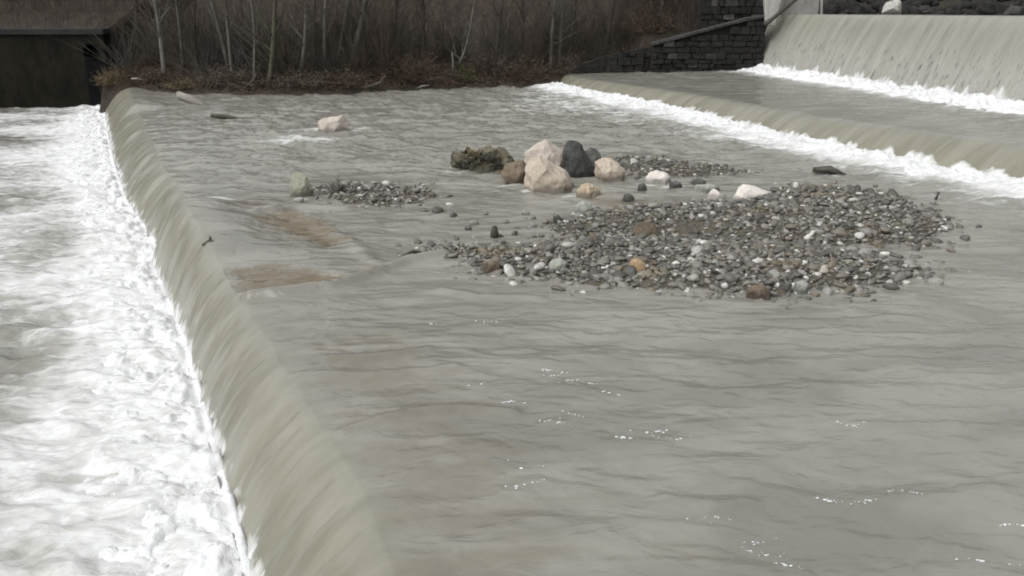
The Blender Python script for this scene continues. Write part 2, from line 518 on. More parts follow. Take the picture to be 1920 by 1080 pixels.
brown_polys = [
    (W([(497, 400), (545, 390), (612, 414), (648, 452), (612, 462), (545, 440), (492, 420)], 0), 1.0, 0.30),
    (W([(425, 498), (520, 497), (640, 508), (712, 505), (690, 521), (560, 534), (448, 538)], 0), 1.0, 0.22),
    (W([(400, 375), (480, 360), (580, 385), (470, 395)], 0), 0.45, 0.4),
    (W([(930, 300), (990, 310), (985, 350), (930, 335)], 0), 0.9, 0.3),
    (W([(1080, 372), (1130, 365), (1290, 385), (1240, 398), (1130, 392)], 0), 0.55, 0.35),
    (W([(560, 600), (740, 640), (860, 760), (1000, 940), (1200, 1200), (740, 1200), (660, 880)], 0), 0.42, 0.9),  # near-left: shallow brown, plus the tilted surface's darker reflection put into the colour
]
bars = {   # gravel bars, outlined in the photo on the water level: (polygon, height)
    'front': (W([(795, 466), (850, 485), (905, 508), (990, 521), (1100, 531), (1230, 542), (1350, 551), (1430, 556), (1500, 548), (1590, 545),
                 (1665, 536), (1752, 508), (1700, 492), (1600, 470), (1480, 459), (1390, 452), (1290, 447), (1200, 443), (1120, 443), (1030, 450), (940, 462), (860, 458)], 0), 0.20),
    'back': (W([(1040, 410), (1110, 400), (1200, 388), (1290, 383), (1380, 378), (1440, 358), (1500, 348), (1600, 355), (1690, 370), (1752, 398), (1792, 430),
                (1735, 456), (1640, 462), (1500, 462), (1400, 452), (1300, 448), (1200, 450), (1090, 450), (1020, 432)], 0), 0.24),
    'left': (W([(578, 352), (630, 343), (720, 345), (790, 350), (822, 362), (800, 379), (735, 385), (660, 385), (600, 378)], 0), 0.14),
    'rear': (W([(1140, 298), (1190, 294), (1260, 301), (1330, 309), (1402, 322), (1340, 329), (1270, 330), (1190, 337)], 0), 0.16),
}
def bar_height(X):
    h = np.full(X.shape[:-1], -1.0)
    for nm, (poly, hh) in bars.items():
        sd = poly_sd(X, poly)
        wob = 0.10 * fbm(X[..., 0] * 1.3, X[..., 1] * 1.3, 7, 3)
        z = np.where(sd > 0, hh * (1 - np.exp(-(sd + wob * 0.5) / 0.55)), sd * 0.35) - 0.03 + wob * 0.35
        h = np.maximum(h, z)
    return h

def waves(X, amp_fine, amp_chop, flowrot=0.0):
    x, y = X[..., 0], X[..., 1]
    c, s = math.cos(flowrot), math.sin(flowrot)
    a = x * c + y * s; b = -x * s + y * c
    warp = 0.6 * perlin(x * 0.25, y * 0.25, 91)
    streak = fbm(a * 0.55 + warp, b * 1.9 + warp, 3, 4, 0.55)
    chop = fbm(x * 1.1 + warp, y * 1.7 - warp, 23, 4, 0.55)
    return amp_fine * streak + amp_chop * chop

# --- main basin
X = lerp(C, Mf, t_basin)
Lrow = np.linalg.norm(Mf - C, axis=1)
dC = t_basin[None] * Lrow[:, None]
dM = (1 - t_basin)[None] * Lrow[:, None]
near = np.exp(-dC / 1.5)
barh = bar_height(X)
lee = 1 - 0.6 * smoothstep(-0.8, 0.0, barh)
jump = np.exp(-dM / 2.6)
z = -0.10 * np.exp(-dC / 0.8) + LIP[:, None] * np.exp(-(dC / 1.1) ** 2)
rot = 0.35 * smoothstep(16, 7, X[..., 1])
calm = 1 - 0.6 * np.exp(-dC / 2.2)
z += waves(X, 0.044, 0.020) * (1 + 1.1 * smoothstep(14, 26, X[..., 1])) * calm * lee * (1 - rot) + waves(X, 0.030, 0.034, -0.6) * rot * calm
z += 0.085 * fbm(X[..., 0] * 1.2, X[..., 1] * 1.2, 41, 4, 0.6) * jump
z += 0.10 * np.exp(-((dM - 0.5) / 0.6) ** 2)
for pl, hgt, wid in ridge_spec:
    d = seg_dist(X, W(pl, 0))
    z += 1.7 * hgt * np.exp(-(d / wid) ** 2)
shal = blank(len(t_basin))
for poly, amt, soft in brown_polys:
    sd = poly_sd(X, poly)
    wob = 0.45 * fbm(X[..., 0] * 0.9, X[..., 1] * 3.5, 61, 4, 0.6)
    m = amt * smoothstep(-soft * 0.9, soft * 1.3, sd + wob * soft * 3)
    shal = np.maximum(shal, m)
    if amt > 0.95: z -= 0.05 * m
fo = 1.25 * np.exp(-(dM / 1.15) ** 2) + 0.50 * np.exp(-dM / 2.2) * (0.6 + 0.7 * perlin(X[..., 0] * 0.5, X[..., 1] * 0.5, 5))
fo += 0.22 * np.exp(-((X[..., 1] - 38) / 5) ** 2) * np.exp(-((X[..., 0] - 3) / 4) ** 2)
for px, py, r, a in [(578, 264, 0.55, 0.9), (620, 244, 0.6, 0.6), (545, 262, 0.4, 0.6), (705, 186, 0.5, 0.3), (345, 385, 0.25, 0.5), (410, 383, 0.35, 0.45),
                     (1240, 345, 0.35, 0.4), (1000, 358, 0.16, 0.45), (1075, 366, 0.14, 0.4), (860, 320, 0.25, 0.35), (800, 468, 0.12, 0.4), (560, 374, 0.14, 0.35), (950, 348, 0.2, 0.35), (1560, 330, 0.2, 0.3), (1405, 380, 0.2, 0.3), (695, 212, 0.5, 0.25)]:
    p = at(px, py, 0)
    fo += a * np.exp(-(((X[..., 0] - p.x) / (r * 1.7)) ** 2 + ((X[..., 1] - p.y) / r) ** 2))
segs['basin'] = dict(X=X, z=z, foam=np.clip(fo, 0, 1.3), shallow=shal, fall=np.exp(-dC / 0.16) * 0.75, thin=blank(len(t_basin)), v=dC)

# --- left weir sheet (crest -> foot)
X = lerp(C, Ff, t_fall)
u = t_fall[None]
side = np.linalg.norm(np.diff(C, axis=0, prepend=C[:1]), axis=1).cumsum()[:, None]
z0 = -0.10 + LIP[:, None]
z = z0 - (DROP - 0.10 + LIP[:, None]) * (0.30 * u + 0.70 * u ** 2)
ribs = fbm(side * 2.1 + 0 * u, u * 0.35 + 0 * side, 13, 4, 0.55)
ribs2 = fbm(side * 0.5 + 0 * u, u * 0.3 + 0 * side, 14, 2, 0.5)
z = z + (0.028 * ribs + 0.085 * ribs2) * smoothstep(0, 0.45, u) * (1 - smoothstep(0.75, 1.0, u))
for yc, dep, wd, skew in [(8.75, 0.09, 0.10, 0.10), (8.45, 0.05, 0.06, 0.12), (7.35, 0.06, 0.07, 0.1), (6.9, 0.05, 0.06, 0.12), (6.45, 0.07, 0.08, 0.1), (12.9, 0.05, 0.12, 0.1), (13.5, 0.06, 0.10, 0.1),
                         (25.6, 0.10, 0.22, 0.2), (18.9, 0.06, 0.12, 0.1), (31.0, 0.10, 0.3, 0.2), (10.3, 0.05, 0.08, 0.1), (15.2, 0.05, 0.1, 0.1), (22.4, 0.06, 0.15, 0.1)]:
    s0 = float(np.interp(-yc, -YC, side[:, 0]))
    z = z - dep * np.exp(-((side - s0 + skew * u * 2 + 0.05 * perlin(u * 3 + 0 * side, side * 0.5, 19)) / wd) ** 2) * smoothstep(0.04, 0.3, u) * (1 - smoothstep(0.7, 0.98, u))
rag = 0.5 + 0.5 * fbm(side * 2.6 + 0 * u, u * 5, 15, 5, 0.7)
fo = smoothstep(0.80, 1.03, u + 0.15 * (rag - 0.5)) * 0.9
segs['weir'] = dict(X=X, z=z, foam=fo, shallow=blank(len(t_fall)), fall=0.75 + 0.25 * smoothstep(0, 0.3, u + 0 * side), thin=blank(len(t_fall)), v=-u * 1.9 + 0 * side)

# --- lower pool
X = lerp(Ff, E, t_pool)
Lp = np.linalg.norm(E - Ff, axis=1)
d = t_pool[None] * Lp[:, None]
z = -DROP + 0.10 * np.exp(-((d - 0.7) / 0.8) ** 2)
z = z + (0.10 * np.exp(-d / 4.0) + 0.028) * fbm(X[..., 0] * 0.9, X[..., 1] * 1.6, 71, 5, 0.55)
z = z + 0.05 * np.exp(-d / 6.0) * (1 - np.abs(fbm(X[..., 0] * 0.6, X[..., 1] * 0.9, 78, 3))) 
patch = fbm(X[..., 0] * 0.20, X[..., 1] * 0.26, 81, 3)
wide = np.interp(X[..., 1], [5, 12, 20, 30, 42], [3.2, 2.4, 2.8, 4.0, 6.0])
fo = 1.2 * np.exp(-(d / (wide * 0.55)) ** 2) + 0.29 + 0.52 * patch - 0.020 * np.maximum(d - 5, 0)
fo = fo - 0.55 * smoothstep(44.5, 46.5, X[..., 1])
segs['pool'] = dict(X=X, z=z, foam=np.clip(fo, 0, 1.5), shallow=blank(len(t_pool)), fall=blank(len(t_pool)), thin=blank(len(t_pool)), v=-1.9 - d)

# --- middle weir sheet (foot -> crest)
X = lerp(Mf, N, t_mid)
u = 1 - t_mid[None]                       # 0 at the crest
zn = ZN(YM)[:, None]
sideM = np.linalg.norm(np.diff(Mf, axis=0, prepend=Mf[:1]), axis=1).cumsum()[:, None]
z = zn - 0.03 - (zn - 0.03 - 0.02) * (0.22 * u + 0.78 * u ** 1.8) + 0.02 * fbm(sideM * 1.5 + 0 * u, u * .4 + 0 * sideM, 33, 3) * smoothstep(0, .4, u)
fo = smoothstep(0.78, 1.0, u + 0.18 * fbm(sideM * 2.0 + 0 * u, u * 2, 16, 4))
segs['mid'] = dict(X=X, z=z, foam=fo, shallow=blank(len(t_mid)), fall=0.25 + 0.75 * smoothstep(0, 0.45, u + 0 * sideM), thin=blank(len(t_mid)), v=Lrow[:, None] + t_mid[None] * 1.3)

# --- upper basin
X = lerp(N, U, t_ub)
Lu = np.linalg.norm(U - N, axis=1)
dN = t_ub[None] * Lu[:, None]; dU = (1 - t_ub)[None] * Lu[:, None]
zn = ZN(YM)[:, None]; zu = ZU(YU)[:, None]
z = zn * (1 - t_ub[None]) + zu * t_ub[None] - 0.03 * np.exp(-dN / 0.7)
z = z + waves(X, 0.034, 0.014) * (1 - 0.7 * np.exp(-dN / 1.5)) + 0.08 * fbm(X[..., 0] * 1.2, X[..., 1] * 1.2, 43, 4, 0.6) * np.exp(-dU / 1.6)
fo = 1.2 * np.exp(-(dU / 1.15) ** 2) + 0.42 * np.exp(-dU / 1.8)
segs['upper'] = dict(X=X, z=z, foam=np.clip(fo, 0, 1.2), shallow=blank(len(t_ub)), fall=0.25 * np.exp(-dN / 1.2), thin=blank(len(t_ub)), v=Lrow[:, None] + 1.3 + dN)

# --- high weir sheet (foot -> crest)
X = lerp(U, V, t_uf)
u = 1 - t_uf[None]
zv = ZV(YU)[:, None]; zu = ZU(YU)[:, None]
sideU = np.linalg.norm(np.diff(U, axis=0, prepend=U[:1]), axis=1).cumsum()[:, None]
z = zv - (zv - zu) * (0.10 * u + 0.90 * u ** 1.45)
z = z + 0.05 * fbm(sideU * 1.6 + 0 * u, u * .5 + 0 * sideU, 53, 3) * smoothstep(0, .3, u)
fo = smoothstep(0.9, 1.0, u + 0.10 * fbm(sideU * 2.0 + 0 * u, u * 2, 18, 4))
segs['high'] = dict(X=X, z=z, foam=fo, shallow=blank(len(t_uf)), fall=0.3 + 0.7 * smoothstep(0, 0.06, u + 0 * sideU),
                    thin=0.35 + 0.65 * smoothstep(0.25, 0.85, u + 0 * sideU), v=(Lrow + Lu)[:, None] + 1.3 + t_uf[None] * 3.2)

# --- the river above
X = lerp(V, Wd, t_us)
z = ZV(YU)[:, None] + 0.004 * t_us[None] + 0.0 * X[..., 0]
segs['above'] = dict(X=X, z=z, foam=blank(len(t_us)), shallow=blank(len(t_us)), fall=0.3 * (1 - t_us[None]) + blank(len(t_us)), thin=blank(len(t_us)),
                     v=(Lrow + Lu)[:, None] + 4.5 + t_us[None] * 7)

order = [('pool', True), ('weir', True), ('basin', False), ('mid', False), ('upper', False), ('high', False), ('above', False)]
parts, bounds, pos0 = [], {}, 0
uu = (YC * -1.0)[:, None]
for nm, rev in order:
    s = segs[nm]
    P = np.concatenate([s['X'], s['z'][..., None]], -1)
    vv = np.broadcast_to(s['v'], s['z'].shape)
    uw = side if nm in ('pool', 'weir', 'basin') else (sideM if nm in ('mid', 'upper') else sideU)
    UVc = np.stack([np.broadcast_to(uw, s['z'].shape), vv], -1)
    A = np.concatenate([P, UVc, s['foam'][..., None] + 0 * P[..., :1], s['shallow'][..., None], np.broadcast_to(s['fall'], s['z'].shape)[..., None],
                        np.broadcast_to(s['thin'], s['z'].shape)[..., None]], -1)
    if rev: A = A[:, ::-1]
    bounds[nm] = (pos0, pos0 + A.shape[1])
    pos0 += A.shape[1]
    parts.append(A)
ALL = np.concatenate(parts, 1)
# neighbouring sheets meet in one line
keys = [b for b, _ in order]
for a, b in zip(keys[:-1], keys[1:]):
    ia = bounds[a][1] - 1; ib = bounds[b][0]
    mval = 0.5 * (ALL[:, ia, :3] + ALL[:, ib, :3])
    ALL[:, ia, :3] = mval; ALL[:, ib, :3] = mval
keep = np.ones(ALL.shape[1], bool)
for b in keys[1:]: keep[bounds[b][0]] = False
Nf = np.zeros(ALL[..., :3].shape)
Nf[:, keep] = grid_normals(ALL[:, keep, :3])
for a, b in zip(keys[:-1], keys[1:]):
    Nf[:, bounds[b][0]] = Nf[:, bounds[a][1] - 1]

def sheet(nm, meshname):
    i, j = bounds[nm]
    A = ALL[:, i:j]
    return grid_mesh(meshname, A[..., :3], dict(foam=A[..., 5], shallow=A[..., 6], fall=A[..., 7], thin=A[..., 8]), A[..., 3:5], Nf[:, i:j])

for nm, oname in (('pool', 'pool_water'), ('basin', 'river_water'), ('upper', 'upper_basin_water'), ('above', 'upstream_water')):
    o = link(oname, sheet(nm, oname), M_WATER)
    tag(o, kind='structure')

def sill_mesh(name, A, B, za, zb, bottom):
    """solid concrete step below a sheet of water, from line A (upstream) to line B (downstream)"""
    step = max(1, len(A) // 60)
    ii = list(range(0, len(A), step))
    prof = [(-0.6, -0.25), (0.0, -0.22), (0.35, -0.30), (0.62, -0.52), (0.8, -0.8)]
    v, f = [], []
    for i in ii:
        a, b = A[i], B[i]; drop = za[i] - zb[i]
        for t, k in prof:
            p = a + (b - a) * t
            v.append((p[0], p[1], za[i] + k * drop - 0.1))
        v.append((*(a + (b - a) * 0.8), bottom)); v.append((*(a + (b - a) * -0.6), bottom))
    n = len(prof) + 2
    for r in range(len(ii) - 1):
        for c in range(n):
            c2 = (c + 1) % n
            f.append((r * n + c, r * n + c2, (r + 1) * n + c2, (r + 1) * n + c))
    f.append(tuple(range(n))[::-1]); f.append(tuple((len(ii) - 1) * n + c for c in range(n)))
    me = bpy.data.meshes.new(name); me.from_pydata(v, [], f); me.update()
    return me

def weir(label, seg, A, B, za, zb, bottom):
    w = empty('weir', (0, 0, 0))
    tag(w, label, 'weir')
    link('falling_water', sheet(seg, 'falling_water'), M_WATER, w)
    link('concrete_sill', sill_mesh('concrete_sill', A, B, za, zb, bottom), M_SILL, w)
    return w
one = np.ones(R)
weir('long low weir with smooth khaki water rolling over it into the white foaming pool', 'weir', C, Ff, 0 * one, -DROP * one, -2.2)
weir('low middle weir with a gentle olive step of water behind the gravel bars', 'mid', N, Mf, ZN(YM), 0 * one, -0.9)
weir('tall upper weir with a streaked curtain of grey water', 'high', V, U, ZV(YU), ZU(YU), -0.3)

# --- foam boiling at the foot of each weir: lumpy mounds standing on the water
def foam_strip(label, A, dirn, zfun, width, amp, seed, back, slope, ncol=40):
    seg = np.concatenate([[0], np.cumsum(np.linalg.norm(np.diff(A, axis=0), axis=1))])
    si = np.arange(0, seg[-1], 0.055)
    ip = lambda q: np.interp(si, seg, q)
    A = np.stack([ip(A[:, 0]), ip(A[:, 1])], 1); dirn = np.stack([ip(dirn[:, 0]), ip(dirn[:, 1])], 1); zfun = ip(zfun)
    d = np.linspace(-back, width, ncol)
    X = A[:, None] + dirn[:, None] * d[None, :, None]
    x, y = X[..., 0], X[..., 1]
    win = smoothstep(-back, -back * 0.2, d)[None] * (1 - smoothstep(width * 0.35, width, d))[None]
    big = fbm(x * 1.5, y * 1.5, seed, 3, 0.55); sm = fbm(x * 4.6, y * 6.5, seed + 5, 5, 0.65)
    lump = 0.55 + 0.60 * big + 0.30 * sm * smoothstep(-back, 0.25, d)[None]
    zb = zfun[:, None] + np.where(d < 0, -d * slope, 0)[None]
    zb = zb + amp * 0.40 * np.exp(-((d - 0.15) / 0.26) ** 2)[None]
    z = zb + amp * (lump * win) - amp * 0.42 * (1 - 0.5 * win) - 0.35 * (1 - smoothstep(-back, -back * 0.4, d))[None]
    P = np.concatenate([X, z[..., None]], -1)
    o = link('foam', grid_mesh('foam', P), M_FOAM)
    tag(o, label, kind='stuff')
foam_strip('white foam boiling along the foot of the long low weir', Ff, nC, -DROP * one, 2.1, 0.21, 201, 0.20, 1.1, 64)
foam_strip('white foam along the foot of the middle weir', Mf, np.tile(-mid_n / np.linalg.norm(mid_n), (R, 1)), 0 * one, 1.5, 0.22, 211, 0.25, 0.7, 40)
foam_strip('white foam along the foot of the tall upper weir', U, np.tile(-nU, (R, 1)), ZU(YU), 1.6, 0.28, 221, 0.15, 2.5, 40)

# ------------------------------------------------------------------ river bed, banks, hill
def heightfield(name, xs, ys_, fz, mat, kind='structure'):
    Xg, Yg = np.meshgrid(xs, ys_)
    Z = fz(Xg, Yg)
    o = link(name, grid_mesh(name, np.stack([Xg, Yg, Z], -1)), mat)
    return tag(o, kind=kind)

heightfield('river_bed', np.linspace(-70, 70, 40), np.linspace(-20, 120, 40), lambda x, y: -2.6 + 0 * x, M_GRAVEL)

sh_x = np.array([-24, -22.6, -21.5, -19.2, -14.7, -9.4, -5.5, -1.7, 1.2, 2.6, 3.4, 20, 60])
sh_y = np.array([52, 49.5, 45.9, 44.2, 42.9, 42.6, 44.4, 46.6, 47.1, 47.4, 48.6, 49.6, 52])
def shore(x): return np.interp(x, sh_x, sh_y) + 0.25 * perlin(x * 0.7, x * 0 + 0.3, 3)
def bank_z(x, y):
    d = y - shore(x)
    z = np.where(d < 0, d * 1.6, 0.30 * (1 - np.exp(-d / 0.35)) + 0.10 * d + 0.012 * d * d)
    z = z + (0.22 * fbm(x * 0.55, y * 0.55, 8, 4)) * np.clip(d, 0, 1) + 0.06 * fbm(x * 2.3, y * 2.3, 9, 3)
    wall_side = smoothstep(-22.6, -22.0, x)            # the bank ends at the pool
    up = np.clip(y - 49.2, 0, 60)
    zl = -2.4 + (5.1 + 0.28 * up) * smoothstep(49.25, 49.5, y)
    zz = np.where(x > -22.0, z, zl * (1 - wall_side) + z * wall_side)
    # behind the stone walls on the right the slope starts at the wall top
    rz = 2.2 + 0.35 * np.clip(y - 49.3, 0, 50)
    rs = smoothstep(4.5, 7.5, x) * smoothstep(49.0, 49.8, y)
    return np.maximum(zz, rz * rs + (1 - rs) * -9)
heightfield('bank', np.concatenate([np.linspace(-60, -24, 50), np.linspace(-23.8, 16, 300), np.linspace(16.5, 70, 60)]),
            np.concatenate([np.linspace(41.0, 54, 130), np.linspace(54.5, 95, 60)]), bank_z, M_SOIL)

def hill_z(x, y):
    return np.interp(y, [57, 60, 75, 110, 150], [-3.5, 2.8, 6.5, 9, 10]) + 1.6 * fbm(x * 0.12, y * 0.12, 6, 4) + 0.5 * fbm(x * 0.7, y * 0.7, 5, 3)
heightfield('hill', np.linspace(-110, 110, 170), np.linspace(57, 150, 80), hill_z, M_HILL)

def bz(x, y): return float(bank_z(np.array([float(x)]), np.array([float(y)]))[0])

# ------------------------------------------------------------------ solid boxes with worn edges
def box_mesh(name, sx, sy, sz, bev=0.02, jitter=0.0, seed=0, taper=None):
    bm = bmesh.new()
    bmesh.ops.create_cube(bm, size=1.0)
    r = random.Random(seed)
    for v in bm.verts:
        top = v.co.z > 0
        v.co = Vector((v.co.x * sx, v.co.y * sy, v.co.z * sz))
        if taper and not top: v.co.x *= taper; v.co.y *= taper
        v.co += Vector((r.uniform(-1, 1), r.uniform(-1, 1), r.uniform(-1, 1))) * jitter
    if bev: bmesh.ops.bevel(bm, geom=bm.edges[:], offset=bev, segments=1, affect='EDGES')
    me = bpy.data.meshes.new(name); bm.to_mesh(me); bm.free()
    return me

# --- the dark concrete wall behind the pool
WY = 48.9
wall = empty('retaining_wall', (-30, WY, -1.3))
tag(wall, 'dark wet concrete retaining wall behind the foaming pool with a round drain hole', 'wall')
def wbox(name, x0, x1, y0, y1, z0, z1, mat, bev=0.03, parent=wall, jit=0.0, seed=0):
    o = link(name, box_mesh(name, x1 - x0, y1 - y0, z1 - z0, bev, jit, seed), mat, parent)
    o.location = Vector(((x0 + x1) / 2, (y0 + y1) / 2, (z0 + z1) / 2)) - (parent.location if parent else Vector())
    return o
hole = at_depth(170, 97, WY - 0.45)
hr = 0.36
# wall slab built round the drain hole
def wall_slab():
    bm = bmesh.new()
    x0, x1, z0, z1 = -62.0, -22.3, -2.5, 2.62
    cx, cz = hole.x, hole.z
    ring = [(cx + hr * math.cos(2 * math.pi * k / 24), cz + hr * math.sin(2 * math.pi * k / 24)) for k in range(24)]
    outer = []
    for k in range(24):
        a = 2 * math.pi * k / 24; c, s = math.cos(a), math.sin(a)
        m = max(abs(c), abs(s)); outer.append((cx + 0.6 * c / m, cz + 0.6 * s / m))
    yf, yb = WY - 0.45, WY + 0.4
    R1 = [bm.verts.new((x, yf, z)) for x, z in ring]; R2 = [bm.verts.new((x, yb, z)) for x, z in ring]
    O1 = [bm.verts.new((x, yf, z)) for x, z in outer]
    for k in range(24):
        j = (k + 1) % 24
        bm.faces.new((R1[k], R1[j], O1[j], O1[k])); bm.faces.new((R2[k], R2[j], R1[j], R1[k]))
    bm.faces.new(R2)
    gx = [x0, cx - 0.6, cx + 0.6, x1]; gz = [z0, cz - 0.6, cz + 0.6, z1]
    for i in range(3):
        for j in range(3):
            if i == 1 and j == 1: continue
            bm.faces.new([bm.verts.new((gx[a], yf, gz[b])) for a, b in ((i, j), (i + 1, j), (i + 1, j + 1), (i, j + 1))])
    bm.faces.new([bm.verts.new(p) for p in ((x0, yf, z1), (x1, yf, z1), (x1, yb, z1), (x0, yb, z1))])
    bm.faces.new([bm.verts.new(p) for p in ((x1, yf, z0), (x1, yb, z0), (x1, yb, z1), (x1, yf, z1))])
    bmesh.ops.remove_doubles(bm, verts=bm.verts, dist=0.001)
    bmesh.ops.recalc_face_normals(bm, faces=bm.faces)
    for v in bm.verts: v.co -= Vector(wall.location)
    me = bpy.data.meshes.new('wall_face'); bm.to_mesh(me); bm.free()
    return me
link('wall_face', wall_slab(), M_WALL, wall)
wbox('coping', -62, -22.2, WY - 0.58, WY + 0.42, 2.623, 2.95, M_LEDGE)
mb = MB()
ring = [Vector((hole.x + (hr + 0.05) * math.cos(2 * math.pi * k / 24), WY - 0.47, hole.z + (hr + 0.05) * math.sin(2 * math.pi * k / 24))) - wall.location for k in range(25)]
mb.tube(ring, [0.045] * 25, 6, False)
link('drain_rim', mb.mesh('drain_rim'), M_STAIN, wall)
wbox('wet_stain', hole.x - 0.42, hole.x + 0.75, WY - 0.475, WY - 0.452, -1.9, hole.z - hr - 0.06, M_STAIN, 0.008)

# --- masonry on the right: sloping wing wall and the wall of the weir's shoulder
def masonry_wall(label, x0, x1, y, z0, top, stone_mat, course=0.36, length=0.62, seed=1, depth=0.5, cope=None, cat='wall', light=0.03):
    """top: function of x. Stones are parts sharing a few meshes, the core behind them is recessed mortar."""
    t = empty('stone_wall', ((x0 + x1) / 2, y, z0))
    tag(t, label, cat)
    r = random.Random(seed)
    n = 20
    v, f = [], []
    for i in range(n + 1):
        x = x0 + (x1 - x0) * i / n
        zt = top(x) - 0.03
        for yy, zz in ((y + 0.05, z0 - 0.6), (y + 0.05, zt), (y + depth, zt), (y + depth, z0 - 0.6)):
            v.append((x - t.location.x, yy - t.location.y, zz - t.location.z))
    for i in range(n):
        for c in range(4):
            f.append((i * 4 + c, i * 4 + (c + 1) % 4, i * 4 + 4 + (c + 1) % 4, i * 4 + 4 + c))
    f.append((0, 1, 2, 3)); f.append((n * 4 + 3, n * 4 + 2, n * 4 + 1, n * 4))
    me = bpy.data.meshes.new('mortar_core'); me.from_pydata(v, [], f); me.update()
    bm = bmesh.new(); bm.from_mesh(me); bmesh.ops.recalc_face_normals(bm, faces=bm.faces); bm.to_mesh(me); bm.free()
    link('mortar_core', me, M_MORTAR, t)
    protos = [box_mesh('stone', 1.0, 0.22, 1.0, 0.05, 0.06, seed * 10 + i) for i in range(6)]
    protos_l = [p.copy() for p in protos]
    for p, q in zip(protos, protos_l): p.materials.append(stone_mat); q.materials.append(M_STONEL)
    z = z0
    while True:
        h = course * r.uniform(0.6, 1.25)
        x = x0 + r.uniform(0, 0.1); any_ = False
        while x < x1 - 0.15:
            w = length * r.uniform(0.45, 1.35)
            if x + w < x1 + 0.15 and z + h < min(top(x), top(x + w)) + 0.06:
                o = link('stone', r.choice(protos if r.random() > light else protos_l), None, t)
                o.scale = (w - 0.012, r.uniform(0.8, 1.3), h - 0.012)
                o.location = (x + w / 2 - t.location.x, r.uniform(-0.04, 0.03), z + h / 2 - t.location.z)
                o.rotation_euler = (r.uniform(-.06, .06), r.uniform(-.035, .035), r.uniform(-.06, .06))
                any_ = True
            x += w + 0.008
        z += h + 0.006
        if not any_ : break
    if cope:
        nseg = max(3, int((x1 - x0) / 0.95))
        for i in range(nseg):
            xa = x0 + (x1 - x0) * i / nseg; xb = x0 + (x1 - x0) * (i + 1) / nseg
            ang = math.atan2(top(xb) - top(xa), xb - xa)
            L = math.hypot(xb - xa, top(xb) - top(xa)) - 0.03
            o = link('coping_stone', box_mesh('coping_stone', L, depth + 0.25, 0.15, 0.02, 0.012, seed + i), cope, t)
            o.location = ((xa + xb) / 2 - t.location.x, depth / 2 - 0.08, (top(xa) + top(xb)) / 2 + 0.06 - t.location.z)
            o.rotation_euler = (0, -ang, 0)
    return t

wl = at_depth(1235, 82, 48.2); wr = at_depth(1400, 38, 48.2)
def wing_top(x): return float(np.interp(x, [4.0, wl.x - 0.4, wr.x, 15.5], [1.5, wl.z - 0.1, wr.z, wr.z + 0.35]))
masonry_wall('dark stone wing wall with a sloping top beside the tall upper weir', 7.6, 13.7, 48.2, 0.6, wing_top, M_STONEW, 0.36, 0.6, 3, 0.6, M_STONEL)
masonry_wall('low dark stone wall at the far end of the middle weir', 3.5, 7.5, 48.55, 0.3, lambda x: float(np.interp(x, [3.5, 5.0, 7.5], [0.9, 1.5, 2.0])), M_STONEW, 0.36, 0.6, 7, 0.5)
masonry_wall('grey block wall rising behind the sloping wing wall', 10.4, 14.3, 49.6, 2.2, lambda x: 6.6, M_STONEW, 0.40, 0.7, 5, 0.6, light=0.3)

# --- pier, steel strut and block at the left end of the high crest
pr = empty('sluice_pier', at_depth(1446, 20, 47.9))
tag(pr, 'pale concrete sluice pier with a narrow foot beside the upper crest', 'pier')
o = link('pier_shaft', box_mesh('pier_shaft', 1.15, 0.6, 2.4, 0.04, 0.02, 4, 0.45), M_CONC, pr); o.location = (0, 0, 0.45)
o = link('pier_cap', box_mesh('pier_cap', 1.35, 0.8, 0.18, 0.03), M_CONC, pr); o.location = (0, 0, 1.75)
st = empty('steel_strut', at_depth(1440, 42, 47.3))
tag(st, 'dark steel strut slanting up across the pale sluice pier', 'strut')
mb = MB()
a = Vector((0, 0, 0)); b = at_depth(1500, -8, 47.3) - st.location
mb.tube([a, b * 0.5, b * 1.5], [0.10, 0.10, 0.10], 8)
link('strut_bar', mb.mesh('strut_bar', False), M_STEEL, st)
mb = MB(); mb.tube([Vector((-0.18, 0.02, -0.12)), Vector((0.12, 0.02, 0.10))], [0.13, 0.13], 6)
link('strut_bracket', mb.mesh('strut_bracket', False), M_STEEL, st)
blk = empty('crest_block', at_depth(1497, 24, 49.0))
tag(blk, 'grey concrete block at the left end of the tall upper crest', 'concrete block')
o = link('block_body', box_mesh('block_body', 1.9, 1.4, 2.0, 0.05, 0.03, 9), M_CONCG, blk); o.location = (0, 0.2, 0.7)
o = link('edge_strip', box_mesh('edge_strip', 0.12, 1.45, 2.1, 0.02), M_CONC, blk); o.location = (1.02, 0.2, 0.7); o.rotation_euler = (0, -0.12, 0)

# --- far bank above the high weir
def ub_z(x, y):
    d = (x - 0.8 * (49 - y) * 0.27 - 14.5) * 0.5 + (y - 49) * 0.4
    v = x - np.interp(y, [2, 9.5, 18.5, 29, 47, 52, 90], [32.5, 29.0, 25.6, 22.4, 18.5, 17, 8])
    return 3.4 + 0.45 * np.clip(v, 0, 60) + 6 * np.clip(v, -3, 0) + 0.35 * fbm(x * 0.5, y * 0.5, 31, 4)
heightfield('rubble_bank', np.linspace(14, 95, 160), np.linspace(0, 100, 160), ub_z, M_HILL)

# ------------------------------------------------------------------ rocks
def finish_rock(bm, size, seed, rough):
    bmesh.ops.recalc_face_normals(bm, faces=bm.faces)
    off = Vector((seed * 3.17, seed * 1.31, seed * 7.7))
    bm.normal_update()
    mv = []
    for v in bm.verts:
        p = v.co / size
        n = mnoise.fractal(p * 2.6 + off, 0.9, 2.1, 4) * 0.6 + mnoise.fractal(p * 8 + off, 0.9, 2.0, 3) * 0.2
        mv.append(v.co + v.normal * n * rough * 1.5 * size)
    for v, c in zip(bm.verts, mv): v.co = c

